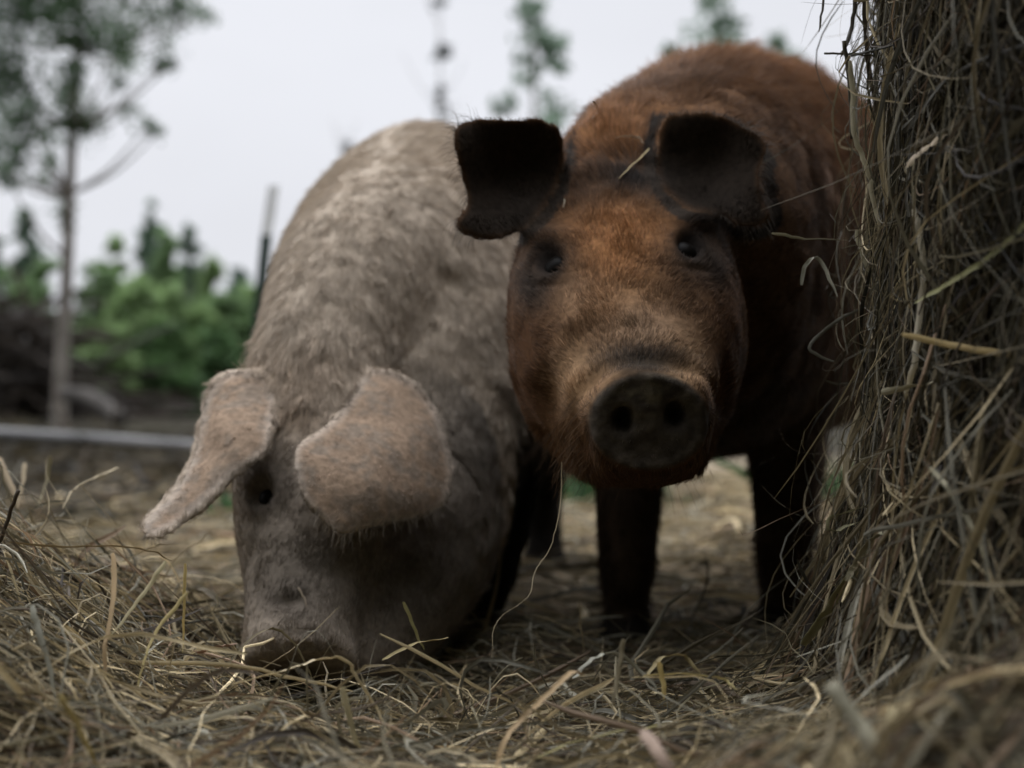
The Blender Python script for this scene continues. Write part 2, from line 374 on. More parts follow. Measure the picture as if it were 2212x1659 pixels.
def edge_dist(poly, x, y):
    p = np.asarray(poly, float); best = np.full(x.shape, 1e9)
    for i in range(len(p)):
        a, b = p[i], p[(i + 1) % len(p)]; ab = b - a; t = np.clip(((x - a[0]) * ab[0] + (y - a[1]) * ab[1]) / (ab @ ab + 1e-9), 0, 1)
        best = np.minimum(best, np.hypot(x - a[0] - t * ab[0], y - a[1] - t * ab[1]))
    return best
def _tps(r):
    return r * r * np.log(np.maximum(r, 1e-6))
def rbf(ctrl):
    c = np.asarray(ctrl, float); D = np.hypot(c[:, None, 0] - c[None, :, 0], c[:, None, 1] - c[None, :, 1])
    n = len(c); A = np.zeros((n + 3, n + 3)); A[:n, :n] = _tps(D) + np.eye(n) * 600.0; A[:n, n] = 1; A[:n, n + 1:] = c[:, :2]; A[n:, :n] = A[:n, n:].T
    s = np.linalg.solve(A, np.concatenate([c[:, 2], [0, 0, 0]]))
    return lambda x, y: (_tps(np.hypot(x[..., None] - c[:, 0], y[..., None] - c[:, 1])) * s[:n]).sum(-1) + s[n] + s[n + 1] * x + s[n + 2] * y
def smooth_poly(poly, m=5):
    P = np.asarray(poly, float); Q = np.vstack([P[-1:], P, P[:2]]); out = []
    for i in range(1, len(Q) - 2):
        t = np.linspace(0, 1, m, endpoint=False)[:, None]; p0, p1, p2, p3 = Q[i - 1], Q[i], Q[i + 1], Q[i + 2]
        out.append(0.5 * (2 * p1 + (p2 - p0) * t + (2 * p0 - 5 * p1 + 4 * p2 - p3) * t ** 2 + (3 * p1 - p0 - 3 * p2 + p3) * t ** 3))
    return np.vstack(out)
def ear_slab(poly, ctrl, thick=0.011, step=4.0, grow=0.0):
    """an ear: leaf of skin with its own curved depth and thickness"""
    poly = smooth_poly(poly); tg = np.roll(poly, -1, 0) - np.roll(poly, 1, 0); nn = unit(np.stack([tg[:, 1], -tg[:, 0]], 1))
    sgn = np.sign((poly[:, 0] * np.roll(poly[:, 1], -1) - np.roll(poly[:, 0], -1) * poly[:, 1]).sum()); poly = poly + nn * sgn * grow; f = rbf(ctrl); lo, hi = poly.min(0), poly.max(0)
    xs = np.arange(lo[0] - step, hi[0] + step, step); ys = np.arange(lo[1] - step, hi[1] + step, step)
    X, Y = np.meshgrid(xs, ys); cx, cy = (X[:-1, :-1] + step / 2), (Y[:-1, :-1] + step / 2)
    ins = inside(poly, cx, cy); used = np.zeros(X.shape, bool)
    for dj in (0, 1):
        for di in (0, 1): used[dj:dj + ins.shape[0], di:di + ins.shape[1]] |= ins
    idx = -np.ones(X.shape, int); idx[used] = np.arange(used.sum()); n = used.sum()
    x, y = X[used], Y[used]; d = f(x, y); e = edge_dist(poly, x, y)
    near = e < step * 1.05
    pa, pb = poly, np.roll(poly, -1, 0); ab = pb - pa
    q = np.stack([x[near], y[near]], 1); tt = np.clip(((q[:, None] - pa[None]) * ab[None]).sum(-1) / ((ab * ab).sum(-1)[None] + 1e-9), 0, 1)
    cand = pa[None] + tt[..., None] * ab[None]; bi = np.linalg.norm(cand - q[:, None], axis=-1).argmin(1); sn = cand[np.arange(len(q)), bi]
    bd = (~(np.pad(ins, 1)[1:, 1:] & np.pad(ins, 1)[:-1, 1:] & np.pad(ins, 1)[1:, :-1] & np.pad(ins, 1)[:-1, :-1]))[used][near]
    x[near] = np.where(bd, sn[:, 0], x[near]); y[near] = np.where(bd, sn[:, 1], y[near]); d = f(x, y); e = edge_dist(poly, x, y)
    h = thick * (0.45 + 0.55 * sm(0, 45, e)) * 0.5
    V = np.vstack([WA(np.stack([x, y, d - h], 1)), WA(np.stack([x, y, d + h], 1))])
    J, I = np.nonzero(ins); a, b, c, dd = idx[J, I], idx[J, I + 1], idx[J + 1, I + 1], idx[J + 1, I]
    F = [np.stack([a, dd, c, b], 1), np.stack([a, b, c, dd], 1) + n]
    pad = np.pad(ins, 1); wl = []
    for (dj, di, p, q) in ((-1, 0, (0, 0), (0, 1)), (1, 0, (1, 1), (1, 0)), (0, -1, (1, 0), (0, 0)), (0, 1, (0, 1), (1, 1))):
        m = ins & ~pad[1 + dj:1 + dj + ins.shape[0], 1 + di:1 + di + ins.shape[1]]; J, I = np.nonzero(m)
        u, v2 = idx[J + p[0], I + p[1]], idx[J + q[0], I + q[1]]; wl.append(np.stack([u, v2, v2 + n, u + n], 1))
    return V, F + wl
def fuse(parts, voxel=0.0045, smooth=6, sf=0.5):
    """weld the overlapping shapes into ONE continuous skin and relax it"""
    Vs, F4, F3, o = [], [], [], 0
    for V, F in parts:
        for f in F: (F4 if f.shape[1] == 4 else F3).append(f + o)
        Vs.append(V); o += len(V)
    me = mesh_np('tmp', np.concatenate(Vs), [np.concatenate(F4)] + ([np.concatenate(F3)] if F3 else []))
    bm = bmesh.new(); bm.from_mesh(me); bmesh.ops.recalc_face_normals(bm, faces=bm.faces[:]); bm.to_mesh(me); bm.free()
    ob = bpy.data.objects.new('tmp', me); COL.objects.link(ob)
    md = ob.modifiers.new('r', 'REMESH'); md.mode = 'VOXEL'; md.voxel_size = voxel; md.adaptivity = 0
    ms = ob.modifiers.new('s', 'SMOOTH'); ms.factor = sf; ms.iterations = smooth
    dg = bpy.context.evaluated_depsgraph_get(); ev = ob.evaluated_get(dg); m2 = ev.to_mesh()
    n = len(m2.vertices); V = np.empty(n * 3, np.float32); m2.vertices.foreach_get('co', V); V = V.reshape(-1, 3).astype(float)
    li = np.empty(len(m2.loops), np.int32); m2.loops.foreach_get('vertex_index', li)
    tot = np.empty(len(m2.polygons), np.int32); m2.polygons.foreach_get('loop_total', tot)
    assert (tot == 4).all(), 'remesh gives quads'
    F = li.reshape(-1, 4); ev.to_mesh_clear(); bpy.data.objects.remove(ob); bpy.data.meshes.remove(me)
    return V, F
def fuse_stage(parts):
    V, F = fuse(parts, 0.006, 22); return V, [F]
def normals(V, F):
    fn = np.cross(V[F[:, 2]] - V[F[:, 0]], V[F[:, 3]] - V[F[:, 1]]); N = np.zeros_like(V)
    for k in range(4): np.add.at(N, F[:, k], fn)
    return unit(N)
class Hit:
    def __init__(s, V, F): s.t = BVHTree.FromPolygons(V.tolist(), F.tolist())
    def __call__(s, px, py):
        o = Vector((0, 0, CAMZ)); d = Vector(W(px, py, 1.0)) - o; h = s.t.ray_cast(o, d.normalized())
        return (np.array(h[0]), np.array(h[1])) if h[0] is not None else (None, None)
def dent(V, c, direction, rad, depth, flat=0.0):
    """push vertices near c along direction; rad = (rx, rz) in the picture plane"""
    q = V - c; e = np.sqrt((q[:, 0] / rad[0]) ** 2 + (q[:, 2] / rad[1]) ** 2 + (q[:, 1] / max(rad) / 2.0) ** 2)
    w_ = sm(1.0, flat, e); return V + w_[:, None] * np.asarray(direction) * depth

def paint(V, base, blobs, dmax=9.0, soft=1.0):
    px, py = proj(V); C = base.copy()
    for (x, y, sx, sy, col, k) in blobs:
        e = ((px - x) / sx) ** 2 + ((py - y) / sy) ** 2
        w_ = k * np.exp(-e ** soft) * (V[:, 1] < dmax); C = C + (np.asarray(col) - C) * w_[:, None]
    return C

def fur(name, V, F, N, C, count, parent, flow, length, lift, dens, rad=0.00026, clump=0.009, clump_k=0.5, K=5, bright=(0.6, 1.5), frizz=0.12, pale=0.06, sw=38, swk=1.0):
    tri = np.concatenate([F[:, [0, 1, 2]], F[:, [0, 2, 3]]]); cen = V[tri].mean(1)
    ar = np.linalg.norm(np.cross(V[tri[:, 1]] - V[tri[:, 0]], V[tri[:, 2]] - V[tri[:, 0]]), axis=1) * dens(cen, unit(N[tri].mean(1)))
    pick = np.searchsorted(np.cumsum(ar), rng.random(count) * ar.sum()); pick = np.minimum(pick, len(tri) - 1)
    u, v2 = rng.random(count), rng.random(count); fl = u + v2 > 1; u[fl], v2[fl] = 1 - u[fl], 1 - v2[fl]; w0 = 1 - u - v2
    t = tri[pick]; P = V[t[:, 0]] * w0[:, None] + V[t[:, 1]] * u[:, None] + V[t[:, 2]] * v2[:, None]
    n = unit(N[t[:, 0]] * w0[:, None] + N[t[:, 1]] * u[:, None] + N[t[:, 2]] * v2[:, None])
    c = C[t[:, 0]] * w0[:, None] + C[t[:, 1]] * u[:, None] + C[t[:, 2]] * v2[:, None]
    d = flow(P, n); d = d - (d * n).sum(1, keepdims=True) * n; d = unit(d)
    L = length(P, n, c) * rng.uniform(0.6, 1.25, count); lf = lift(P, n)
    swirl = np.stack([fbm(P + 5, sw, 2), fbm(P + 15, sw, 2), fbm(P + 25, sw, 2)], 1) - 0.5
    root = unit(d + n * (lf[:, None] + 0.15) + swirl * 1.4 * swk + rng.normal(0, frizz, (count, 3)))
    tip = unit(d + n * (lf[:, None] * 0.35 - 0.08) + swirl * 2.0 * swk + rng.normal(0, frizz * 1.5, (count, 3)))
    if clump > 0:
        cell = np.floor((P + (vnoise(P, 60)[:, None] - 0.5) * clump) / clump).astype(np.int64)
        key = (cell * np.array([73856093, 19349663, 83492791])).sum(1); _, inv = np.unique(key, return_inverse=True)
        cnt = np.bincount(inv).astype(float); cc = np.stack([np.bincount(inv, P[:, k]) / cnt for k in range(3)], 1)
    ts = np.linspace(0, 1, K); pts = [P - n * 0.0006]; 
    for k in range(1, K):
        a = ts[k]; dd = unit(root * (1 - a) + tip * a); q = pts[-1] + dd * (L / (K - 1))[:, None]; pts.append(q)
    pts = np.stack(pts, 1)
    if clump > 0:
        off = (cc[inv] - P); off = off - (off * n).sum(1, keepdims=True) * n
        pts = pts + off[:, None] * (clump_k * ts ** 1.2)[None, :, None] * np.clip((L - .006) / .016, 0, 1)[:, None, None]
    crv = bpy.data.hair_curves.new(name); crv.add_curves([K] * count)
    crv.position_data.foreach_set('vector', pts.astype(np.float32).ravel())
    ra = crv.attributes.get('radius') or crv.attributes.new('radius', 'FLOAT', 'POINT')
    rr = (rad * rng.uniform(0.7, 1.3, count))[:, None] * np.array([1 - 0.75 * a ** 2 for a in ts])[None]
    ra.data.foreach_set('value', rr.astype(np.float32).ravel())
    col = c * rng.uniform(*bright, (count, 1)) * (0.86 + 0.28 * fbm(P, 150, 2))[:, None]
    col = np.where(rng.random((count, 1)) < pale, col * 1.7 + 0.02, col)
    at = crv.attributes.new('tint', 'FLOAT_COLOR', 'CURVE'); c4 = np.ones((count, 4), np.float32); c4[:, :3] = np.clip(col, 0, 0.9)
    at.data.foreach_set('color', c4.ravel())
    return link(name, crv, M_HAIR, parent)
def bristles(name, pts_list, rad, cols, parent):
    K = len(pts_list[0]); n = len(pts_list); crv = bpy.data.hair_curves.new(name); crv.add_curves([K] * n)
    crv.position_data.foreach_set('vector', np.asarray(pts_list, np.float32).ravel())
    ra = crv.attributes.get('radius') or crv.attributes.new('radius', 'FLOAT', 'POINT')
    ra.data.foreach_set('value', np.tile(rad * np.linspace(1, 0.4, K), n).astype(np.float32))
    at = crv.attributes.new('tint', 'FLOAT_COLOR', 'CURVE'); c4 = np.ones((n, 4), np.float32); c4[:, :3] = cols; at.data.foreach_set('color', c4.ravel())
    return link(name, crv, M_HAIR, parent)
def leg(pts, rad, up=(0, -1, 0)):
    rad = np.asarray(rad); return loft(np.asarray(pts, float), rad[:, 0], rad[:, 1], rad[:, 1], up, 4, 24, 2.0)
def facing(P, n):
    to = unit(np.array([0, 0, CAMZ]) - P); return (n * to).sum(1)
def eyeball(c, r, parent):
    V, F = ellipsoid(c, (r, r, r)); return link('eye', mesh_np('eye', V, F), M_EYE, parent)

# ------------------------------------------------------------------ the brown pig
EARB_L = [(985, 268), (1030, 254), (1100, 256), (1165, 254), (1212, 278), (1224, 335), (1212, 390), (1185, 440), (1130, 500), (1085, 518), (1035, 520), (992, 500), (984, 478), (1004, 440), (998, 395), (984, 340), (978, 295)]
EARB_R = [(1424, 275), (1445, 245), (1500, 237), (1560, 247), (1610, 270), (1652, 298), (1660, 330), (1645, 375), (1652, 430), (1667, 470), (1640, 492), (1600, 494), (1570, 478), (1535, 462), (1480, 452), (1432, 405), (1415, 345)]
def brown_pig():
    root = empty('pig', (0.30, 1.95, 0.0))
    tag(root, 'brown haired pig with dark ears and snout facing forward beside the hay bale', 'pig')
    UP = (0, 0, 1); parts = []
    D = np.array([0.38, 0.925, 0]); D /= np.linalg.norm(D)
    # trunk
    parts.append(loft([(0.165, 1.44, 0.47), (0.185, 1.52, 0.475), (0.215, 1.66, 0.485), (0.25, 1.83, 0.485), (0.345, 2.05, 0.50), (0.465, 2.30, 0.51), (0.57, 2.53, 0.50), (0.635, 2.68, 0.48), (0.66, 2.74, 0.47)],
                      [0.06, 0.115, 0.155, 0.188, 0.208, 0.22, 0.21, 0.15, 0.06], [0.07, 0.14, 0.205, 0.258, 0.285, 0.275, 0.25, 0.17, 0.06], [0.09, 0.17, 0.235, 0.26, 0.265, 0.265, 0.23, 0.17, 0.06], UP, 6, 44, 2.2, 2.0))
    # head and neck
    C = WA([(1450, 560, 1.74), (1400, 555, 1.62), (1352, 600, 1.52), (1346, 670, 1.43), (1356, 770, 1.35), (1376, 852, 1.28), (1393, 901, 1.228), (1400, 918, 1.200), (1402, 924, 1.189)])
    parts.append(loft(C, [.145, .125, .108, .116, .106, .073, .0535, .0525, .0490], [.21, .195, .150, .115, .094, .068, .0525, .0495, .0460], [.17, .16, .14, .13, .105, .075, .0545, .0495, .0460], (-0.09, -0.5, 0.85), 7, 40, 2.3))
    # cheeks, jowl and lower jaw
    for x, y, d, r in ((1222, 735, 1.45, (.060, .09, .115)), (1484, 730, 1.45, (.060, .09, .115))): parts.append(ellipsoid(W(x, y, d), r))
    parts.append(loft(WA([(1372, 800, 1.58), (1362, 880, 1.45), (1380, 962, 1.335), (1396, 1000, 1.255), (1402, 1010, 1.225)]), [.105, .094, .068, .046, .028], [.08, .07, .05, .03, .02], [.09, .080, .042, .020, .013], (0, -.6, .8), 6, 30, 2.1))
    parts.append(ellipsoid(W(1318, 400, 1.53), (.06, .07, .08)))                      # poll
    for x, y, d in ((1190, 505, 1.405), (1480, 470, 1.405)): parts.append(ellipsoid(W(x, y, d), (.036, .03, .014)))   # brows
    parts = [fuse_stage(parts)]
    parts.append(ear_slab(EARB_L, [(985, 270, 1.385), (1100, 255, 1.395), (1215, 280, 1.43), (1215, 400, 1.435), (1110, 360, 1.432), (1040, 400, 1.405), (990, 340, 1.375), (1000, 440, 1.375), (990, 500, 1.365), (1050, 518, 1.37), (1150, 480, 1.40)], 0.013))
    parts.append(ear_slab(EARB_R, [(1424, 280, 1.43), (1520, 240, 1.40), (1650, 300, 1.385), (1655, 380, 1.375), (1665, 470, 1.365), (1600, 492, 1.37), (1545, 430, 1.40), (1540, 350, 1.425), (1430, 380, 1.43)], 0.013))
    for a, b, t in ((EARB_L, (1180, 385, 1.475), .026), (EARB_R, (1462, 360, 1.475), .026)): parts.append(ellipsoid(W(*b), (t, .045, .045)))
    # front legs
    parts.append(leg(WA([(1372, 800, 1.80), (1366, 940, 1.77), (1357, 1060, 1.75), (1355, 1170, 1.745), (1354, 1240, 1.745), (1352, 1310, 1.75), (1352, 1365, 1.74), (1351, 1400, 1.73), (1351, 1428, 1.725)]),
                     [(.075, .09), (.052, .06), (.041, .045), (.037, .040), (.033, .034), (.0275, .029), (.031, .034), (.036, .043), (.033, .044)]))
    parts.append(leg(WA([(1690, 780, 1.86), (1694, 920, 1.84), (1698, 1040, 1.82), (1696, 1140, 1.815), (1694, 1210, 1.815), (1693, 1280, 1.82), (1693, 1340, 1.81), (1692, 1372, 1.80), (1692, 1400, 1.795)]),
                     [(.08, .09), (.056, .06), (.043, .045), (.039, .040), (.035, .035), (.030, .030), (.033, .034), (.037, .043), (.034, .044)]))
    # hind legs with hocks
    for s in (-1, 1):
        hx, hy = 0.595 + 0.105 * s * 0.925, 2.47 - 0.105 * s * 0.38
        p = [(hx, hy, .46), (hx + .0, hy - .02, .34), (hx + .025, hy + .06, .23), (hx + .045, hy + .10, .175), (hx + .03, hy + .075, .11), (hx + .02, hy + .05, .05), (hx + .015, hy + .035, .02), (hx + .015, hy + .03, -.01)]
        parts.append(leg(p, [(.10, .14), (.075, .105), (.045, .06), (.036, .042), (.028, .03), (.03, .033), (.036, .043), (.034, .043)]))
    V, F = fuse(parts, 0.0040, 10)
    hit = Hit(V, F); N = normals(V, F)
    # snout: nostrils, rim, mouth
    fwd = unit(W(1400, 926, 1.188) - W(1358, 770, 1.345))
    for x, y in ((1346, 912), (1458, 900)):
        c, _ = hit(x, y); V = dent(V, c + np.array([0, 0, .001]), -fwd, (.0108, .0138), .026, 0.15)
    px, py = proj(V); near = V[:, 1] < 1.32
    e = np.sqrt(((px - 1402) / 130) ** 2 + ((py - 912) / 108) ** 2)
    V = V + (near * np.exp(-((e - 0.93) / 0.12) ** 2) * 0.0030)[:, None] * fwd            # disc rim
    V = V - (near * np.exp(-((e - 1.22) / 0.10) ** 2) * 0.0035)[:, None] * N               # groove behind the disc
    # eye sockets, brow and cheek folds
    eyes = []
    for x, y in ((1187, 562), (1492, 528)):
        c, n = hit(x, y); V = dent(V, c, n, (.036, .034), .002, 0.3); V = dent(V, c, -n, (.019, .020), .015, 0.0); eyes.append((c, n))
    for x, y, k, rr in ((1185, 508, .006, (.036, .014)), (1495, 474, .006, (.036, .014)), (1250, 860, .006, (.02, .04)), (1510, 830, .006, (.02, .04)), (1185, 870, -.007, (.014, .05)), (1562, 850, -.007, (.014, .05)), (1345, 800, .003, (.05, .02))):
        c, n = hit(x, y)
        if c is not None: V = dent(V, c, n, rr, k, 0.0)
    for x, y in ((1180, 615), (1500, 580)):
        c, n = hit(x, y); V = dent(V, c, -n, (.028, .006), .003, 0.0)
    V = V + N * ((fbm(V, 22, 3) - 0.5) * 0.006)[:, None] + N * ((e < 1.0) * near * (fbm(V, 170, 2) - .5) * .0028)[:, None]
    N = normals(V, F); px, py = proj(V)
    # coat
    dk, br, org, tan = np.array([.075, .050, .033]), np.array([.105, .056, .028]), np.array([.29, .132, .050]), np.array([.40, .25, .135])
    n1 = fbm(V, 9, 3)[:, None]; C = br * (0.65 + 0.7 * n1)
    top = sm(0.50, 0.74, V[:, 2])[:, None]; C = C * (1 - top) + top * (org * 0.42 + br * 0.6) * (0.35 + 1.3 * n1)
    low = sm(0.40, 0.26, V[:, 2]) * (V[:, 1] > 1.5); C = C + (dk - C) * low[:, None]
    H = 1.56
    C = paint(V, C, [
        (1320, 300, 105, 90, org * 0.95, .9), (1340, 470, 130, 70, org, .95), (1330, 560, 85, 90, org * 1.0, .85),
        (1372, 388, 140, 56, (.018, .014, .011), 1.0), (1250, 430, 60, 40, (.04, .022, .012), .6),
        (1345, 660, 90, 70, (.32, .185, .095), .8), (1240, 640, 50, 50, (.36, .22, .125), .5), (1390, 720, 90, 45, (.34, .225, .14), .75),
        (1240, 820, 48, 70, tan, .85), (1480, 790, 60, 62, tan * 0.95, .85), (1300, 790, 70, 40, tan * .9, .6),
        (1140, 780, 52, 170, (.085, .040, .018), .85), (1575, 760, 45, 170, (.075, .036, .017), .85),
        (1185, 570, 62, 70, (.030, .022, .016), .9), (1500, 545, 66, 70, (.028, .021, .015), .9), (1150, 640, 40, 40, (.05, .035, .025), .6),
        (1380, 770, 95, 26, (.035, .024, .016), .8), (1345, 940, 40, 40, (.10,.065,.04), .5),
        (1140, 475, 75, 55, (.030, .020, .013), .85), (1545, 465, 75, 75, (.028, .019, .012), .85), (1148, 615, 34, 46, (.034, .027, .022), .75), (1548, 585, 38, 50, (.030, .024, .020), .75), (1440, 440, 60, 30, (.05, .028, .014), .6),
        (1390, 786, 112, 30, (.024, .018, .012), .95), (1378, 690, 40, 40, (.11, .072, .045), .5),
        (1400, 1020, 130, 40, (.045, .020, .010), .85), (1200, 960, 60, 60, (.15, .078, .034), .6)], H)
    e = np.sqrt(((px - 1402) / 131) ** 2 + ((py - 910) / 104) ** 2); k = sm(1.06, .96, e) * (V[:, 1] < 1.27)
    mott = fbm(V, 120, 2)[:, None]
    C = C + (np.array([.048, .039, .030]) * (0.5 + 1.2 * mott) - C) * k[:, None]
    for x, y in ((1346, 912), (1458, 900)):
        kk = np.exp(-(((px - x) / 22) ** 2 + ((py - y) / 27) ** 2) ** 2) * (V[:, 1] < 1.27); C = C + (np.array([.006, .005, .004]) - C) * (0.9 * kk)[:, None]
    snout = k
    sp_ = sm(.50, .68, fbm(V + 2, 150, 2)) * np.exp(-((px - 1405) / 75) ** 2 - ((py - 862) / 40) ** 2) * k; C = C + (np.array([.12, .10, .065]) - C) * (0.8 * sp_)[:, None]
    for x, y in ((1187, 562), (1492, 528)):
        kk = np.exp(-(((px - x) / 34) ** 2 + ((py - y) / 40) ** 2) ** 2) * (V[:, 1] < 1.5); C = C + (np.array([.012, .010, .009]) - C) * (0.9 * kk)[:, None]
    for pl, dd in ((EARB_L, 1.48), (EARB_R, 1.48)):
        sp = smooth_poly(pl); m = inside(sp, px, py) & (V[:, 1] < dd) & (V[:, 1] > 1.3); ed = edge_dist(sp, px, py)
        kk = m * sm(-5, 20, ed) * 0.95 ; C = C + (np.array([.023, .018, .014]) - C) * kk[:, None]
        sn = (ed < 25) & (V[:, 1] < 1.5) & (V[:, 1] > 1.3); C[sn & ~m] = (.03, .022, .016)
    hoof = sm(.05, .03, V[:, 2])[:, None]; C = C + (np.array([.02, .016, .012]) - C) * hoof
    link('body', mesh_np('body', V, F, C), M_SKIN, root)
    for c, n in eyes: eyeball(c - n * .0178, .0155, root)
    ax_f = unit(WA([(1400, 926, 1.19)])[0] - WA([(1340, 380, 1.48)])[0])
    snv = np.clip(snout, 0, 1)
    # hair
    tree_px = lambda P: proj(P)
    def flow(P, n):
        x, y = tree_px(P); head = sm(1.62, 1.50, P[:, 1])[:, None]
        up_ = -ax_f[None] + np.stack([(x - 1340) / 260 * 0.9, 0 * x, 0 * x], 1) * 0.9
        jaw = sm(840, 960, y)[:, None] * head
        body = np.tile(D, (len(P), 1)) * 1.0 + np.array([0, 0, -0.55])
        f = body * (1 - head) + up_ * head
        return f * (1 - jaw) + (np.array([0.0, 0.15, -1.0]) + np.stack([(x - 1400) / 400, 0 * x, 0 * x], 1)) * jaw
    def length(P, n, c):
        x, y = tree_px(P); sn = (np.sqrt(((x - 1402) / 131) ** 2 + ((y - 910) / 106) ** 2) < 1.0) & (P[:, 1] < 1.27)
        head = sm(1.60, 1.48, P[:, 1]); L = 0.019 * (1 - head) + 0.0095 * head
        nape = np.exp(-((x - 1320) / 120) ** 2 - ((y - 300) / 100) ** 2) * (P[:, 1] < 1.7); L = L + 0.016 * nape
        L = L + 0.014 * sm(.60, .74, P[:, 2]) + 0.012 * sm(900, 1010, y) * head * sm(70, 150, np.abs(x - 1400))
        ear = np.zeros(len(P), bool)
        for pl in (EARB_L, EARB_R): ear |= inside(smooth_poly(pl), x, y) & (P[:, 1] < 1.47) & (P[:, 1] > 1.3)
        L = np.where(ear, 0.005, L)
        return np.where(sn, 0.0035, L)
    lift = lambda P, n: 0.13 + 0.5 * sm(.60, .74, P[:, 2]) * (P[:, 1] > 1.5)
    def dens(P, n):
        f = facing(P, n); x, y = tree_px(P); sn = (np.sqrt(((x - 1402) / 131) ** 2 + ((y - 910) / 106) ** 2) < 1.0) & (P[:, 1] < 1.27)
        b = np.where(f > -0.25, 0.35 + np.clip(f, 0, 1), 0.10) * (1.4 / np.maximum(P[:, 1], 1.1)) ** 2.0 * sm(-0.02, 0.08, P[:, 2] - 0.0)
        for ex, ey in ((1187, 562), (1492, 528)): b = b * (1 - 0.97 * np.exp(-(((x - ex) / 26) ** 2 + ((y - ey) / 30) ** 2) ** 2))
        return b * np.where(sn, 0.18, 1.0)
    fur('fur', V, F, N, C, 190000, root, flow, length, lift, dens, 0.00026, 0.008, 0.35, bright=(0.6, 1.7), pale=0.025, swk=0.7)
    # long hairs: ear rims, chin and jaw whiskers
    pts, cols = [], []
    r2 = np.random.default_rng(5)
    def whisk(p0, d0, L, droop, col):
        p = np.array(p0, float); d = unit(np.array(d0, float)); o = [p.copy()]
        for k in range(6):
            d = unit(d + np.array([r2.normal(0, .08), r2.normal(0, .08), -droop])); p = p + d * L / 6; o.append(p.copy())
        pts.append(o); cols.append(col)
    hit = Hit(V, F)
    for pl, sgn in ((EARB_L, -1), (EARB_R, 1)):
        sp = smooth_poly(pl, 30); cxy = sp.mean(0)
        for q in range(300):
            x, y = sp[r2.integers(len(sp))]; inward = unit((cxy - [x, y])[None])[0]
            c, n = hit(x + inward[0] * 8, y + inward[1] * 8)
            if c is None or c[1] > 1.5: continue
            outd = np.array([-inward[0], r2.normal(-.2, .3), inward[1]]); side = (x - cxy[0]) * sgn > 45
            whisk(c, outd + r2.normal(0, .35, 3), r2.uniform(.010, .020) * (1.25 if side else .4), 0.22 if side else .02, np.array([.10, .085, .072]) * r2.uniform(.4, 2.2))
    for q in range(260):
        x, y = r2.uniform(1170, 1560), r2.uniform(930, 1045); c, n = hit(x, y)
        if c is None or c[1] > 1.5 or ((x - 1402) / 140) ** 2 + ((y - 922) / 125) ** 2 < 1: continue
        whisk(c, n + np.array([(x - 1400) / 250, -.1, -.8]) + r2.normal(0, .25, 3), r2.uniform(.02, .045), .10, np.array([.06, .035, .02]) * r2.uniform(.3, 1.8))
    for q in range(150):
        x, y = r2.uniform(1225, 1320), r2.uniform(850, 1010); c, n = hit(x, y)
        if c is None or c[1] > 1.45 or ((x - 1402) / 140) ** 2 + ((y - 922) / 125) ** 2 < 1: continue
        whisk(c, n * .6 + np.array([-.5, -.1, -.8]) + r2.normal(0, .2, 3), r2.uniform(.02, .05), .10, np.array([.12, .07, .035]) * r2.uniform(.4, 1.5))
    bristles('whiskers', pts, 0.00016, np.array(cols), root)
    return hit
HIT_B = brown_pig()

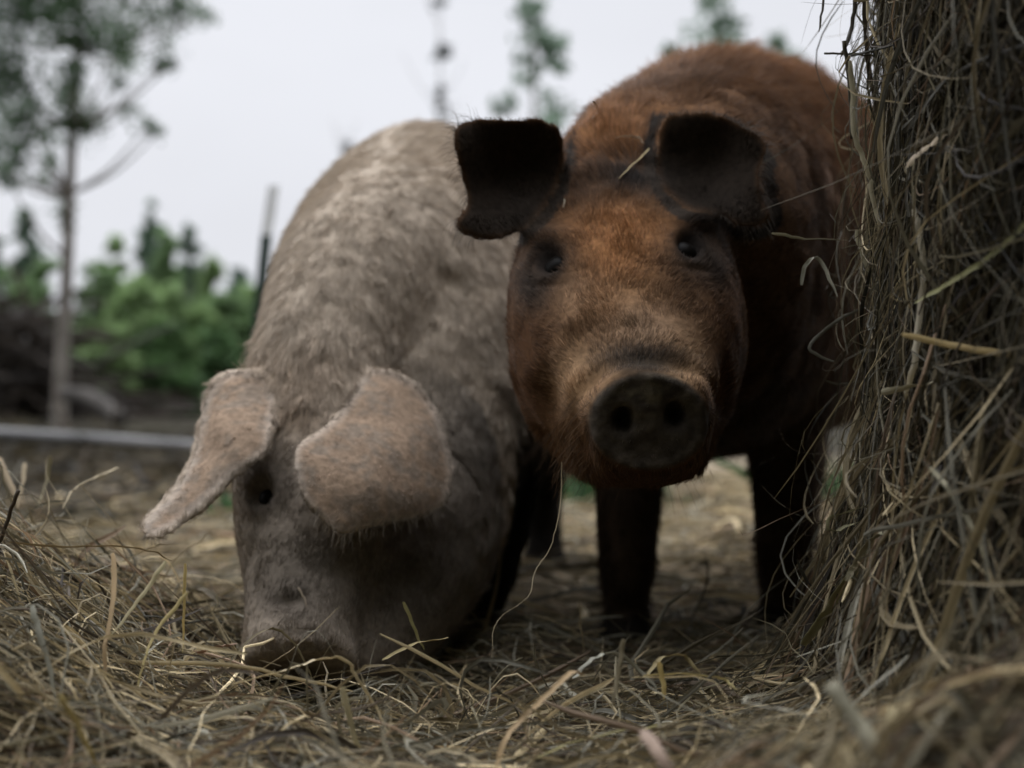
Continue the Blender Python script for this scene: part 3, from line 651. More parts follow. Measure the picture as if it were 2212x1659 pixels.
# ------------------------------------------------------------------ the pale pig
EARP_L = [(545, 803), (505, 803), (468, 820), (446, 858), (434, 915), (416, 985), (395, 1035), (362, 1080), (322, 1118), (312, 1140), (324, 1158), (352, 1150), (402, 1118), (450, 1078), (500, 1030), (545, 995), (576, 975), (583, 940), (590, 880), (585, 830)]
EARP_R = [(790, 805), (840, 800), (895, 828), (935, 875), (955, 915), (970, 965), (978, 1015), (968, 1075), (935, 1105), (880, 1122), (815, 1135), (770, 1148), (735, 1158), (705, 1132), (668, 1095), (645, 1045), (636, 995), (645, 960), (690, 930), (735, 890), (768, 845)]
def pale_pig():
    root = empty('pig', (-0.13, 1.95, 0.0))
    tag(root, 'pale pinkish grey pig with lopped ears and its snout down in the hay', 'pig')
    parts = []; UP = (0, 0, 1)
    parts.append(loft([(-.115, 1.70, .40), (-.122, 1.77, .415), (-.128, 1.86, .43), (-.130, 2.0, .44), (-.135, 2.2, .455), (-.14, 2.42, .45), (-.14, 2.58, .43), (-.14, 2.66, .42)],
                      [.09, .145, .178, .206, .237, .232, .16, .06], [.08, .135, .180, .225, .268, .245, .17, .06], [.13, .19, .225, .24, .245, .225, .16, .06], UP, 6, 44, 2.15, 1.7))
    C = WA([(890, 600, 1.92), (795, 695, 1.76), (715, 795, 1.635), (684, 920, 1.565), (680, 1050, 1.505), (672, 1180, 1.45), (660, 1300, 1.40), (648, 1390, 1.365), (642, 1440, 1.348), (640, 1462, 1.340)])
    up = np.array([(-.2, -.7, .7), (-.25, -.9, .5), (-.3, -.85, .4), (-.33, -.9, .2), (-.33, -.9, .1), (-.3, -.9, .1), (-.25, -.9, .1), (-.2, -.9, .1), (-.15, -.9, .1), (-.15, -.9, .1)])
    parts.append(loft(C, [.160, .128, .082, .080, .086, .074, .058, .053, .060, .056], [.165, .145, .100, .085, .078, .068, .058, .052, .052, .048], [.17, .16, .15, .14, .13, .11, .085, .06, .052, .048], up, 6, 36, 2.3))
    # jowl and jaw on the far side of the face
    parts.append(loft(WA([(960, 880, 1.74), (930, 1040, 1.66), (880, 1190, 1.575), (815, 1330, 1.50), (745, 1430, 1.42), (720, 1465, 1.39)]), [.115, .095, .085, .070, .047, .03], [.12, .115, .095, .075, .05, .03], [.12, .12, .10, .075, .05, .03], (-.4, -.9, .2), 6, 30, 2.1))
    parts.append(loft(WA([(1010, 560, 1.96), (985, 660, 1.84), (935, 790, 1.745), (890, 930, 1.68), (870, 1060, 1.63)]), [.11, .125, .115, .10, .08], [.10, .115, .105, .095, .08], [.11, .12, .11, .10, .08], (0, -.9, .3), 6, 30, 2.0))
    parts.append(ellipsoid(W(925, 1150, 1.68), (.065, .10, .105)))
    parts.append(ellipsoid(W(668, 830, 1.585), (.055, .06, .06)))
    parts = [fuse_stage(parts)]
    parts.append(ear_slab(EARP_L, [(545, 805, 1.52), (450, 850, 1.50), (430, 930, 1.465), (480, 920, 1.44), (530, 900, 1.45), (585, 880, 1.475), (576, 970, 1.415), (500, 1030, 1.395), (420, 1050, 1.395), (395, 1100, 1.375), (325, 1135, 1.35)], .016, grow=11))
    parts.append(ear_slab(EARP_R, [(790, 805, 1.53), (880, 825, 1.535), (940, 880, 1.53), (970, 970, 1.50), (960, 1080, 1.455), (880, 1120, 1.41), (740, 1155, 1.355), (665, 1090, 1.35), (640, 985, 1.375), (735, 890, 1.46), (820, 960, 1.43), (810, 1060, 1.385), (860, 880, 1.495)], .016, grow=6))
    for b in ((590, 850, 1.575), (800, 850, 1.58)): parts.append(ellipsoid(W(*b), (.026, .055, .032)))
    # near front leg, the other front leg behind the head, hind legs
    parts.append(leg(WA([(1075, 840, 1.82), (1085, 960, 1.80), (1078, 1080, 1.78), (1062, 1180, 1.77), (1040, 1270, 1.765), (1020, 1330, 1.76), (1005, 1375, 1.75), (998, 1405, 1.74), (996, 1432, 1.735)]),
                     [(.08, .09), (.055, .06), (.043, .048), (.038, .040), (.034, .034), (.029, .030), (.032, .035), (.036, .042), (.034, .043)]))
    parts.append(leg(WA([(700, 880, 1.88), (668, 1040, 1.87), (645, 1160, 1.86), (640, 1250, 1.86), (640, 1310, 1.86), (640, 1345, 1.85), (640, 1368, 1.85)]),
                     [(.045, .055), (.05, .06), (.040, .042), (.034, .034), (.030, .03), (.035, .04), (.034, .042)]))
    for s in (-1, 1):
        hx, hy = (0.045 if s > 0 else -.235), 2.36
        p = [(hx, hy, .42), (hx, hy - .02, .32), (hx + .012, hy + .06, .22), (hx + .012, hy + .10, .165), (hx + .01, hy + .07, .10), (hx + .01, hy + .045, .05), (hx + .01, hy + .03, .02), (hx + .01, hy + .025, -.01)]
        parts.append(leg(p, [(.10, .13), (.07, .10), (.042, .055), (.034, .04), (.028, .029), (.03, .032), (.036, .042), (.034, .042)]))
    V, F = fuse(parts, 0.0042, 10)
    hit = Hit(V, F); N = normals(V, F); eyes = []
    for x, y in ((562, 1066),):
        c, n = hit(x, y); V = dent(V, c, n, (.036, .036), .004, 0.3); V = dent(V, c, -n, (.020, .022), .017, 0.0); eyes.append((c, n))
    c, n = hit(615, 1300); V = dent(V, c, -n, (.020, .010), .007, 0.0)
    for y, k in ((1372, .0028), (1396, .0022)):
        c, n = hit(640, y); V = dent(V, c, -n, (.055, .005), k, 0.0)
    V = V + N * ((fbm(V, 20, 3) - 0.5) * 0.008)[:, None]
    N = normals(V, F); px, py = proj(V)
    base = np.array([.36, .298, .232]); n1 = fbm(V, 6, 3)[:, None]; n2 = fbm(V + 7, 30, 2)[:, None]
    C = base * (0.80 + 0.28 * n1 + 0.2 * n2)
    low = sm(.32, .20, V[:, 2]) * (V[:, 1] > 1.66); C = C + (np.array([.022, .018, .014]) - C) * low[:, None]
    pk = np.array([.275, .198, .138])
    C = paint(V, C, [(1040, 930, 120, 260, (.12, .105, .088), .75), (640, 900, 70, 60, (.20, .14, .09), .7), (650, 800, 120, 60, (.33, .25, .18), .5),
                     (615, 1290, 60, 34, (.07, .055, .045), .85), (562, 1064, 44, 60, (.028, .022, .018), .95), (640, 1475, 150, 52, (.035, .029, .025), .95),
                     (900, 1230, 190, 230, (.085, .074, .066), .85), (640, 1240, 140, 180, (.105, .088, .070), .9), (600, 1040, 90, 90, (.10, .082, .066), .8)], 1.62)  # dirt on face, jowl and shoulder, plus painted-in shade below and behind ears
    for pl in (EARP_L, EARP_R):
        sp = smooth_poly(pl); m = inside(sp, px, py) & (V[:, 1] < 1.56); 
        pat = sm(.44, .62, 0.5 * fbm(V + 3, 26, 3) + 0.5 * fbm(V + 9, 110, 2))[:, None]; ec = pk * (0.75 + 0.5 * n2) * (1 - pat) + np.array([.21, .165, .125]) * pat
        ed = edge_dist(sp, px, py); ec = ec + (np.array([.42, .36, .30]) - ec) * (0.6 * sm(22, 2, ed))[:, None]
        C = np.where(m[:, None], ec, C)
    hoof = sm(.05, .03, V[:, 2])[:, None] * (V[:, 1] > 1.55)[:, None]; C = C + (np.array([.03, .025, .02]) - C) * hoof
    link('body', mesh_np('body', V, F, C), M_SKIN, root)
    for c, n in eyes: eyeball(c - n * .0205, .0160, root)
    earL, earR = smooth_poly(EARP_L), smooth_poly(EARP_R)
    def is_ear(P):
        x, y = proj(P); return (inside(earL, x, y) | inside(earR, x, y)) & (P[:, 1] < 1.55)
    def flow(P, n):
        x, y = proj(P); ear = is_ear(P)[:, None]
        body = np.array([0.25, 0.35, -0.75]) + 0 * P; face = np.array([0.15, 0.3, 1.0]) + 0 * P
        neck = np.array([0.05, -0.55, -0.85]) + 0 * P
        h = sm(1.60, 1.52, P[:, 1])[:, None] * (y > 930)[:, None]; nk = sm(1.85, 1.65, P[:, 1])[:, None] * (1 - h)
        f = body * (1 - nk) + neck * nk; f = f * (1 - h) + face * h
        e = np.where((x < 620)[:, None], np.array([-.6, -.3, -.8]), np.array([-.15, -.5, -.85]))
        return np.where(ear, e, f)
    def length(P, n, c):
        x, y = proj(P); L = 0.017 - 0.0095 * sm(1.58, 1.5, P[:, 1]) * (y > 900)
        L = L + 0.014 * np.exp(-((x - 640) / 120) ** 2 - ((y - 770) / 90) ** 2)
        L = np.where(is_ear(P), 0.0038, L)
        return np.where((y > 1410) & (P[:, 1] < 1.4), .004, L)
    lift = lambda P, n: 0.18 + 0 * P[:, 0]
    def dens(P, n):
        f = facing(P, n); x, y = proj(P)
        b = np.where(f > -0.25, 0.35 + np.clip(f, 0, 1), 0.10) * (1.4 / np.maximum(P[:, 1], 1.1)) ** 2.0 * sm(-0.02, 0.08, P[:, 2])
        return b * (1 - 0.97 * np.exp(-(((x - 562) / 24) ** 2 + ((y - 1066) / 28) ** 2) ** 2)) * np.where(is_ear(P), 0.75, 1)
    fur('fur', V, F, N, C * 1.12, 170000, root, flow, length, lift, dens, 0.00027, 0.010, 0.6, bright=(0.75, 1.3), pale=0.03, sw=75, swk=0.6)
    pts, cols = [], []; r2 = np.random.default_rng(8); hit = Hit(V, F)
    for sp, y0 in ((smooth_poly(EARP_L, 30), 1000), (smooth_poly(EARP_R, 30), 1090)):
        cxy = sp.mean(0)
        for q in range(260):
            x, y = sp[r2.integers(len(sp))]; inward = unit((cxy - [x, y])[None])[0]
            c, n = hit(x + inward[0] * 7, y + inward[1] * 7)
            if c is None or c[1] > 1.56: continue
            d = unit(np.array([-inward[0], -.2, inward[1]]) + np.array([0, 0, -.5]) + r2.normal(0, .4, 3)); L = r2.uniform(.006, .012) * (1.7 if y > y0 else 1)
            o = []; p = c.copy()
            for k in range(5): o.append(p.copy()); d = unit(d + [0, 0, -.12]); p = p + d * L / 4
            pts.append(o); cols.append(np.array([.27, .23, .185]) * r2.uniform(.6, 1.4))
    bristles('ear_fringe', pts, 0.00024, np.array(cols), root)
    return hit
HIT_P = pale_pig()

# ------------------------------------------------------------------ single stalks one can point at
def stalk(label, pts, wd, col, name='hay_stalk', group='loose hay stalks', cat='hay stalk', twist=0.6, side=None, round_=False):
    P = catmull(WA(pts), 5); n = len(P); c = np.asarray(col)
    P = P + (np.random.default_rng(abs(hash(pts[0])) % 2**31).normal(0, .0004, P.shape))
    if round_:
        V, F = loft(P, np.full(n, wd / 2), np.full(n, wd / 2), np.full(n, wd / 2), (0.1, -1, .3), 1, 8, 2.0)
        C = np.tile(c, (len(V), 1)) * (0.8 + 0.4 * fbm(V, 90, 2))[:, None]
    else:
        V, F = ribbons(P[None], np.array([wd]), np.array([side or (1.0, -.3, .35)]), np.array([twist]), 0.22)
        V = np.vstack([V, V + np.array([0, .0006, 0])]); k = len(V) // 2; F = np.vstack([F, F[:, ::-1] + k])
        C = np.tile(c, (len(V), 1)) * (0.75 + 0.5 * fbm(V, 60, 3))[:, None]
    return tag(link(name, mesh_np(name, V, F, C), M_HAY), label, cat, group)
PALE, YEL, TAN, GRY, BRN = (.68, .58, .38), (.60, .47, .20), (.46, .33, .18), (.36, .35, .28), (.08, .06, .04)
G1 = 'loose hay stalks on the ground'
for lab, pts, wd, col, kw in [
    ('long straight pale stalk lying across the hay towards the pale pig\'s snout', [(228, 1428, 1.13), (380, 1432, 1.12), (500, 1436, 1.11), (610, 1460, 1.10), (762, 1492, 1.09)], .0034, PALE, dict(side=(0, 0, 1))),
    ('arched pale yellow stalk curving in front of the pale pig\'s snout', [(500, 1477, 1.06), (600, 1452, 1.06), (690, 1424, 1.06), (745, 1425, 1.06), (775, 1468, 1.06), (810, 1525, 1.06), (840, 1590, 1.05)], .0036, PALE, dict()),
    ('thin dark stem arching over the pale pig\'s nose', [(470, 1460, 1.12), (545, 1378, 1.14), (598, 1360, 1.14), (645, 1405, 1.13), (685, 1495, 1.12)], .0022, (.16, .13, .07), dict()),
    ('short thick cream stalk standing upright below the pale pig\'s snout', [(740, 1487, .99), (757, 1560, .99), (785, 1650, .99)], .0052, (.55, .48, .30), dict()),
    ('broad pale blade slanting up at the top edge of the left hay heap', [(357, 1212, 1.12), (325, 1262, 1.12), (288, 1310, 1.12), (240, 1370, 1.12)], .0046, (.48, .42, .25), dict()),
    ('thin straight stalk standing upright at the right end of the left hay heap', [(400, 1218, 1.15), (398, 1300, 1.15), (395, 1410, 1.15)], .0030, YEL, dict()),
    ('thick yellow blurred stalk leaning in the lower left corner', [(128, 1500, .88), (165, 1565, .88), (215, 1662, .88)], .0056, (.50, .40, .18), dict()),
    ('wide tan blade hanging down the left hay heap', [(244, 1195, 1.1), (246, 1290, 1.08), (228, 1390, 1.06), (226, 1480, 1.05), (214, 1530, 1.04)], .0052, TAN, dict()),
    ('broad grey leaf drooping at the far left of the hay heap', [(68, 1310, 1.02), (86, 1370, 1.01), (106, 1440, 1.0), (122, 1520, .99)], .0060, GRY, dict()),
    ('dark thin stem leaning at the left edge of the picture', [(40, 1060, 1.17), (22, 1110, 1.17), (-6, 1178, 1.17)], .0034, BRN, dict(round_=True)),
    ('thin brown stem bowed over the top of the left hay heap', [(20, 1172, 1.16), (140, 1182, 1.16), (250, 1178, 1.16), (330, 1192, 1.16), (372, 1212, 1.16)], .0024, (.22, .16, .08), dict()),
    ('yellow stalk slanting steeply below the broad pale blade', [(405, 1190 + 90, 1.1), (340, 1360, 1.1), (310, 1430, 1.09), (295, 1500, 1.08)], .0038, (.50, .41, .19), dict()),
    ('pinkish brown stalk end pointing at the pale pig\'s snout', [(512, 1392, 1.14), (470, 1398, 1.13), (425, 1412, 1.12)], .0042, (.36, .23, .16), dict()),
    ('bent tan stalk with a knee in front of the gap between the pigs', [(1070, 1655, .95), (1095, 1590, .96), (1140, 1540, .97), (1190, 1492, .98), (1236, 1452, .99), (1262, 1458, .99)], .0040, TAN, dict()),
    ('narrow grey leaf arched below the brown pig\'s left front leg', [(1238, 1465, 1.08), (1280, 1424, 1.09), (1328, 1410, 1.09), (1375, 1440, 1.09), (1420, 1490, 1.08)], .0038, GRY, dict()),
    ('folded brownish blade below the brown pig\'s front legs', [(1395, 1462, 1.09), (1425, 1425, 1.1), (1470, 1414, 1.1), (1488, 1425, 1.1), (1515, 1458, 1.09)], .0036, (.30, .24, .12), dict()),
    ('thin yellow stem lying level between the front hooves of the brown pig', [(1390, 1458, 1.06), (1450, 1456, 1.06), (1530, 1460, 1.06), (1566, 1470, 1.06), (1592, 1490, 1.05)], .0022, (.50, .42, .20), dict()),
    ('short stub of straw standing by the thin level stem', [(1424, 1430, 1.05), (1430, 1465, 1.05), (1436, 1510, 1.05)], .0042, YEL, dict()),
    ('thick pale blurred stalk slanting in the lower right corner', [(1795, 1480, .74), (1850, 1556, .73), (1900, 1625, .72), (1940, 1690, .72)], .0085, (.40, .37, .27), dict(round_=True)),
    ('yellowish blurred stalk standing beside the thick pale one in the corner', [(1925, 1530, .74), (1935, 1580, .73), (1948, 1650, .72)], .0060, (.40, .33, .18), dict()),
    ('pinkish blurred stalk end at the middle of the bottom edge', [(1390, 1580, .82), (1425, 1630, .80), (1465, 1690, .79)], .0070, (.42, .31, .24), dict()),
    ('greenish stalk sticking up in front of the pale pig\'s jaw', [(872, 1300, 1.2), (892, 1350, 1.2), (918, 1405, 1.2)], .0034, (.30, .27, .13), dict()),
    ('curved yellow blade lying under the pale pig\'s jaw', [(825, 1425, 1.18), (890, 1392, 1.18), (968, 1378, 1.18)], .0036, (.30, .24, .11), dict()),
    ('long fine stem curving low across the bottom of the hay', [(1130, 1650, .97), (1250, 1600, .98), (1370, 1575, .99), (1480, 1560, 1.0)], .0024, (.35, .31, .13), dict()),
    ('pale blurred stick standing in front of the brown pig\'s left front hoof', [(1345, 1380, .98), (1340, 1440, .98), (1322, 1530, .98)], .0036, (.26, .22, .14), dict()),
    ('tan stick leaning out of the back of the left hay heap', [(255, 1010, 1.55), (200, 1035, 1.5), (160, 1058, 1.46), (135, 1100, 1.42)], .0060, (.40, .33, .2), dict()),
    ('buff stalk standing upright behind the left hay heap', [(52, 1000, 1.62), (48, 1050, 1.6), (35, 1110, 1.58)], .0075, (.42, .34, .22), dict()),
    ('buff stalk leaning left behind the left hay heap', [(-5, 990, 1.6), (15, 1030, 1.58), (38, 1080, 1.55)], .0085, (.45, .36, .24), dict()),
    ('long olive stalk leaning right behind the left hay heap', [(108, 985, 1.6), (100, 1040, 1.6), (80, 1100, 1.58)], .0065, (.30, .26, .16), dict()),
]: stalk(lab, pts, wd, col, group=G1, **kw)
G2 = 'loose stalks hanging from the bale'
for lab, pts, wd, col, kw in [
    ('bright white bent straw hanging in the middle of the bale face', [(1974, 450, 1.075), (1988, 515, 1.07), (1995, 592, 1.07), (1984, 700, 1.07), (1974, 790, 1.07), (1955, 862, 1.08)], .0046, (.62, .56, .43), dict(twist=.2)),
    ('long yellow straw sticking out to the right low on the bale', [(1950, 721, 1.02), (2050, 745, 1.0), (2140, 760, .97), (2230, 770, .95)], .0046, (.50, .38, .18), dict(side=(0, 0, 1), twist=.2)),
    ('pale jointed straw dangling at the top left edge of the bale', [(1836, 130, 1.24), (1842, 190, 1.24), (1845, 285, 1.24), (1866, 345, 1.24), (1884, 398, 1.24)], .0046, (.46, .41, .28), dict()),
    ('dark upright stem at the top left edge of the bale', [(1822, 88, 1.25), (1832, 150, 1.25), (1838, 230, 1.25), (1842, 300, 1.25)], .0040, (.07, .06, .04), dict(round_=True)),
    ('pale straw hanging below the dangling jointed one', [(1880, 385, 1.22), (1886, 430, 1.22), (1900, 487, 1.22)], .0040, (.44, .39, .27), dict()),
    ('short pale twist of straw left of the bright white straw', [(1850, 498, 1.25), (1858, 535, 1.25), (1878, 592, 1.25)], .0036, (.42, .38, .26), dict()),
    ('thin straw sticking left across the sky from the bale', [(1780, 114, 1.26), (1830, 116, 1.26), (1890, 120, 1.28)], .0020, (.10, .09, .06), dict(round_=True)),
    ('dark hanging wisp at the top of the bale against the sky', [(1850, -30, 1.26), (1844, 40, 1.26), (1832, 90, 1.26), (1815, 125, 1.26)], .0036, (.06, .05, .035), dict()),
    ('thin dark wisp hanging farthest left at the top of the bale', [(1785, -40, 1.26), (1778, 10, 1.26), (1768, 70, 1.26)], .0022, (.06, .05, .035), dict()),
    ('long curved pale straw bowing down the right side of the bale foot', [(2010, 1010, .98), (2060, 1070, .96), (2105, 1150, .94), (2134, 1235, .93), (2126, 1330, .92)], .0034, (.34, .31, .21), dict()),
    ('arched flat blade bowing over at the foot of the bale', [(1828, 1256, 1.12), (1850, 1215, 1.12), (1888, 1160, 1.11), (1925, 1152, 1.1), (1990, 1185, 1.08), (2062, 1252, 1.06)], .0048, (.32, .29, .19), dict()),
    ('stem folded back on itself at the left side of the bale foot', [(1935, 1072, 1.16), (1860, 1096, 1.17), (1792, 1120, 1.18), (1796, 1146, 1.18), (1850, 1130, 1.18), (1925, 1108, 1.17)], .0030, (.24, .22, .12), dict()),
    ('thin pale stem sticking left towards the brown pig\'s ear', [(1668, 504, 1.27), (1740, 515, 1.27), (1830, 518, 1.28)], .0028, (.30, .27, .18), dict()),
    ('drooping grey straw bent at the left of the bale', [(1808, 640, 1.26), (1770, 560, 1.27), (1742, 570, 1.27), (1730, 615, 1.27)][::-1], .0034, (.33, .31, .24), dict()),
    ('zigzag grey stem at the left of the bale beside the brown pig', [(1870, 660, 1.25), (1800, 700, 1.26), (1748, 752, 1.27), (1800, 782, 1.26)], .0032, (.15, .14, .11), dict()),
    ('seed head of grass hanging on the lower bale face', [(1903, 848, 1.08), (1950, 838, 1.07), (2005, 826, 1.06), (2080, 806, 1.05)], .0056, (.40, .36, .25), dict(side=(0, 0, 1), twist=2.5)),
    ('pale bent straw high on the bale pointing down left', [(2045, 290, 1.05), (2005, 318, 1.05), (1975, 342, 1.05), (1958, 362, 1.05)], .0050, (.46, .37, .25), dict()),
    ('thin pale straw bent at the top of the bale face', [(2070, 120, 1.06), (2074, 200, 1.06), (2090, 245, 1.05), (2130, 320, 1.03)], .0030, (.36, .34, .22), dict()),
    ('long olive stalk slanting down across the upper bale', [(2230, 470, .93), (2150, 545, .97), (2060, 605, 1.0), (1975, 655, 1.04)], .0046, (.24, .23, .10), dict(side=(0, 0, 1))),
    ('pale bundle of straw slanting up from the bale foot', [(1735, 1395, 1.16), (1770, 1345, 1.15), (1815, 1275, 1.14), (1870, 1190, 1.13)], .0075, (.34, .31, .17), dict()),
]: stalk(lab, pts, wd, col, group=G2, **kw)
# wisps of straw caught on the brown pig
def on_pig(pts, lift=.004, hit=None):
    o = []; last = 1.3
    for x, y in pts:
        c, n = (hit or HIT_B)(x, y)
        last = (c[1] - lift) if c is not None else last; o.append((x, y, last))
    return o
G3 = 'bits of straw caught on the pigs'
for lab, pts, wd, col, kw in [
    ('straight yellow straw lying across the dark brow of the brown pig', [(1402, 322), (1368, 355), (1335, 388)], .0028, (.46, .36, .17), dict(lift=.009)),
    ('short curved straw between the ears of the brown pig', [(1328, 297), (1352, 294), (1378, 296), (1390, 310)], .0022, (.40, .30, .2), dict(lift=.012)),
    ('curled pale straw on the nape of the brown pig', [(1280, 218), (1292, 230), (1290, 244), (1278, 255)], .0019, (.42, .34, .25), dict(lift=.02)),
    ('tiny pale wisp above the left eye of the brown pig', [(1219, 430), (1218, 448)], .0014, (.45, .40, .3), dict(lift=.01)),
    ('bent pale fibre on the right cheek of the brown pig', [(1604, 738), (1612, 775), (1592, 820), (1568, 866)], .0014, (.36, .30, .22), dict(lift=.006)),
]:
    lf = kw.pop('lift'); stalk(lab, on_pig(pts, lf), wd, col, 'straw', G3, 'straw')
stalk('short straw stuck on the nose of the pale pig', on_pig([(645, 1268), (655, 1290), (664, 1312)], .006, HIT_P), .0022, (.30, .24, .17), 'straw', G3, 'straw')
stalk('long thin stem dangling from the chin of the brown pig', [(1214, 1000, 1.27), (1212, 1060, 1.26), (1204, 1130, 1.24), (1182, 1195, 1.23), (1154, 1235, 1.22), (1140, 1290, 1.2), (1075, 1340, 1.17), (1062, 1420, 1.14)], .0012, (.20, .155, .085), 'straw', G3, 'straw')

# ------------------------------------------------------------------ fence
def tube(P, r, n=10, m=4):
    r = np.asarray(r, float); return loft(P, r, r, r, (0.13, -1, .21) if abs(P[0][2] - P[-1][2]) > abs(P[0][0] - P[-1][0]) else (0, 0, 1), m, n, 2.0)
def build_fence():
    b, t1, t0 = W(519, 940, 4.6), W(576, 508, 4.6), W(592, 402, 4.6); b[2] = -0.05
    root = empty('fence_post', tuple(b)); tag(root, 'leaning green metal fence post with a pale tip behind the pale pig', 'fence post')
    def tee(p, q, name, mat):
        ax = unit(q - p); prof = [(-.018, .0), (-.018, -.005), (.018, -.005), (.018, 0), (.003, 0), (.003, .026), (-.003, .026), (-.003, 0)]
        V = [p + np.array([x, y, 0]) for x, y in prof] + [q + np.array([x, y, 0]) for x, y in prof]; n = len(prof)
        bm = bmesh.new(); vs = [bm.verts.new(x) for x in V]
        for i in range(n): bm.faces.new((vs[i], vs[(i + 1) % n], vs[n + (i + 1) % n], vs[n + i]))
        bm.faces.new(vs[:n][::-1]); bm.faces.new(vs[n:]); bmesh.ops.recalc_face_normals(bm, faces=bm.faces[:])
        if name == 'post':
            for k in range(14):
                c = p + (q - p) * (0.15 + 0.058 * k); bmesh.ops.create_cube(bm, size=1, matrix=Matrix.Translation(Vector(c + np.array([0, -.008, 0]))) @ Matrix.Diagonal((.012, .006, .01, 1)))
        me = bpy.data.meshes.new(name); bm.to_mesh(me); bm.free(); link(name, me, mat, root)
    tee(b, t1, 'post', M_POST); tee(t1, t0, 'tip', M_TIP)
    P = WA([(-420, 915, 5.0), (-100, 932, 5.0), (200, 950, 5.0), (420, 966, 5.0), (760, 985, 5.0)])
    V, F = tube(P, [.022, .023, .024, .024, .025], 12)
    r = empty('fence_rail', tuple(P[2])); tag(r, 'pale grey weathered rail running low along the ground on the left', 'fence rail')
    link('rail', mesh_np('rail', V, F), M_RAIL, r)
    for x in (-380, 690):
        q = WA([(x, 912 + (x + 420) * .058, 5.03)])[0]; V, F = tube(np.array([[q[0], q[1] + .03, -.1], [q[0], q[1] + .03, q[2] + .01]]), [.02, .018], 8); link('stake', mesh_np('stake', V, F), M_LOG, r)
build_fence()

# ------------------------------------------------------------------ trees
def leaves(centers, radii, n, size, col, seed, flatness=1.0):
    r = np.random.default_rng(seed); centers = np.asarray(centers, float); radii = np.asarray(radii, float)
    k = r.choice(len(centers), n, p=radii ** 2 / (radii ** 2).sum())
    p = r.normal(size=(n, 3)) * .46; p[:, 2] *= flatness
    P = centers[k] + p * radii[k][:, None]
    a = unit(r.normal(size=(n, 3))); b = unit(np.cross(a, r.normal(size=(n, 3)))); s = size * r.uniform(.6, 1.4, (n, 1))
    V = np.stack([P - a * s, P + b * s * .5, P + a * s, P - b * s * .5], 1).reshape(-1, 3)
    F = np.arange(4 * n).reshape(n, 4)
    C = np.asarray(col) * r.uniform(.75, 1.3, (n, 1)) * (1 + .25 * (r.random((len(centers), 1))[k] - .5) * 2); return V, F, np.repeat(C, 4, 0)
def tree_left():
    d = 9.0; root = empty('deciduous_tree', tuple(W(128, 925, d)))
    tag(root, 'tall slender leafy tree with a bare pale trunk at the left edge', 'tree')
    P = WA([(126, 945, d), (130, 860, d), (138, 700, d), (146, 560, d), (150, 420, d), (156, 280, d), (165, 100, d), (160, -150, d), (170, -420, d)])
    V, F = tube(P, [.058, .048, .043, .039, .035, .031, .028, .02, .01], 12)
    link('trunk', mesh_np('trunk', V, F), M_BARK, root)
    cr = [(100, 40, 100), (220, 60, 90), (330, 130, 75), (420, 130, 60), (440, 210, 45), (560, 228, 34), (600, 228, 26), (520, 60, 60), (640, 30, 60), (720, 55, 34), (590, 155, 34), (60, 290, 85), (20, 230, 60), (250, 260, 55), (240, 340, 60), (270, 420, 70), (315, 430, 45), (60, 450, 70), (50, 540, 60),
          (100, 400, 45), (170, 470, 45), (455, 390, 30), (520, 445, 30), (560, 465, 22), (420, 290, 30), (220, 740, 36), (150, 640, 34), (180, 560, 26), (10, 600, 40), (30, 640, 28), (235, 800, 25), (-60, 100, 110), (-80, 330, 110), (-60, 520, 70),
          (100, -120, 130), (300, -100, 140), (520, -90, 100), (-60, -100, 130), (250, -280, 170), (450, -260, 120), (50, -300, 150), (250, -460, 140)]
    r = np.random.default_rng(2); cen, rad = [], []
    for x, y, q in cr:
        dd = d + r.normal(0, .35); cen.append(W(x * .613, y * .613, dd)); rad.append(q * .613 / FPX * d * 1.35)
    for i, (c, q) in enumerate(zip(cen, rad)):
        if i % 1 == 0:
            k = np.argmin(np.abs(P[:, 2] - (c[2] - .25))); a = P[k]; mid = (a + c) / 2 + np.array([0, 0, -.06])
            if np.linalg.norm(c - a) > .25:
                V, F = tube(np.array([a, mid, c]), [.014, .010, .004], 6, 4); link('branch', mesh_np('branch', V, F), M_BARK, root)
    V, F, C = leaves(cen, rad, 18000, .022, (.085, .14, .072), 4)
    link('crown', mesh_np('crown', V, F, C, False), M_LEAF, root)
tree_left()

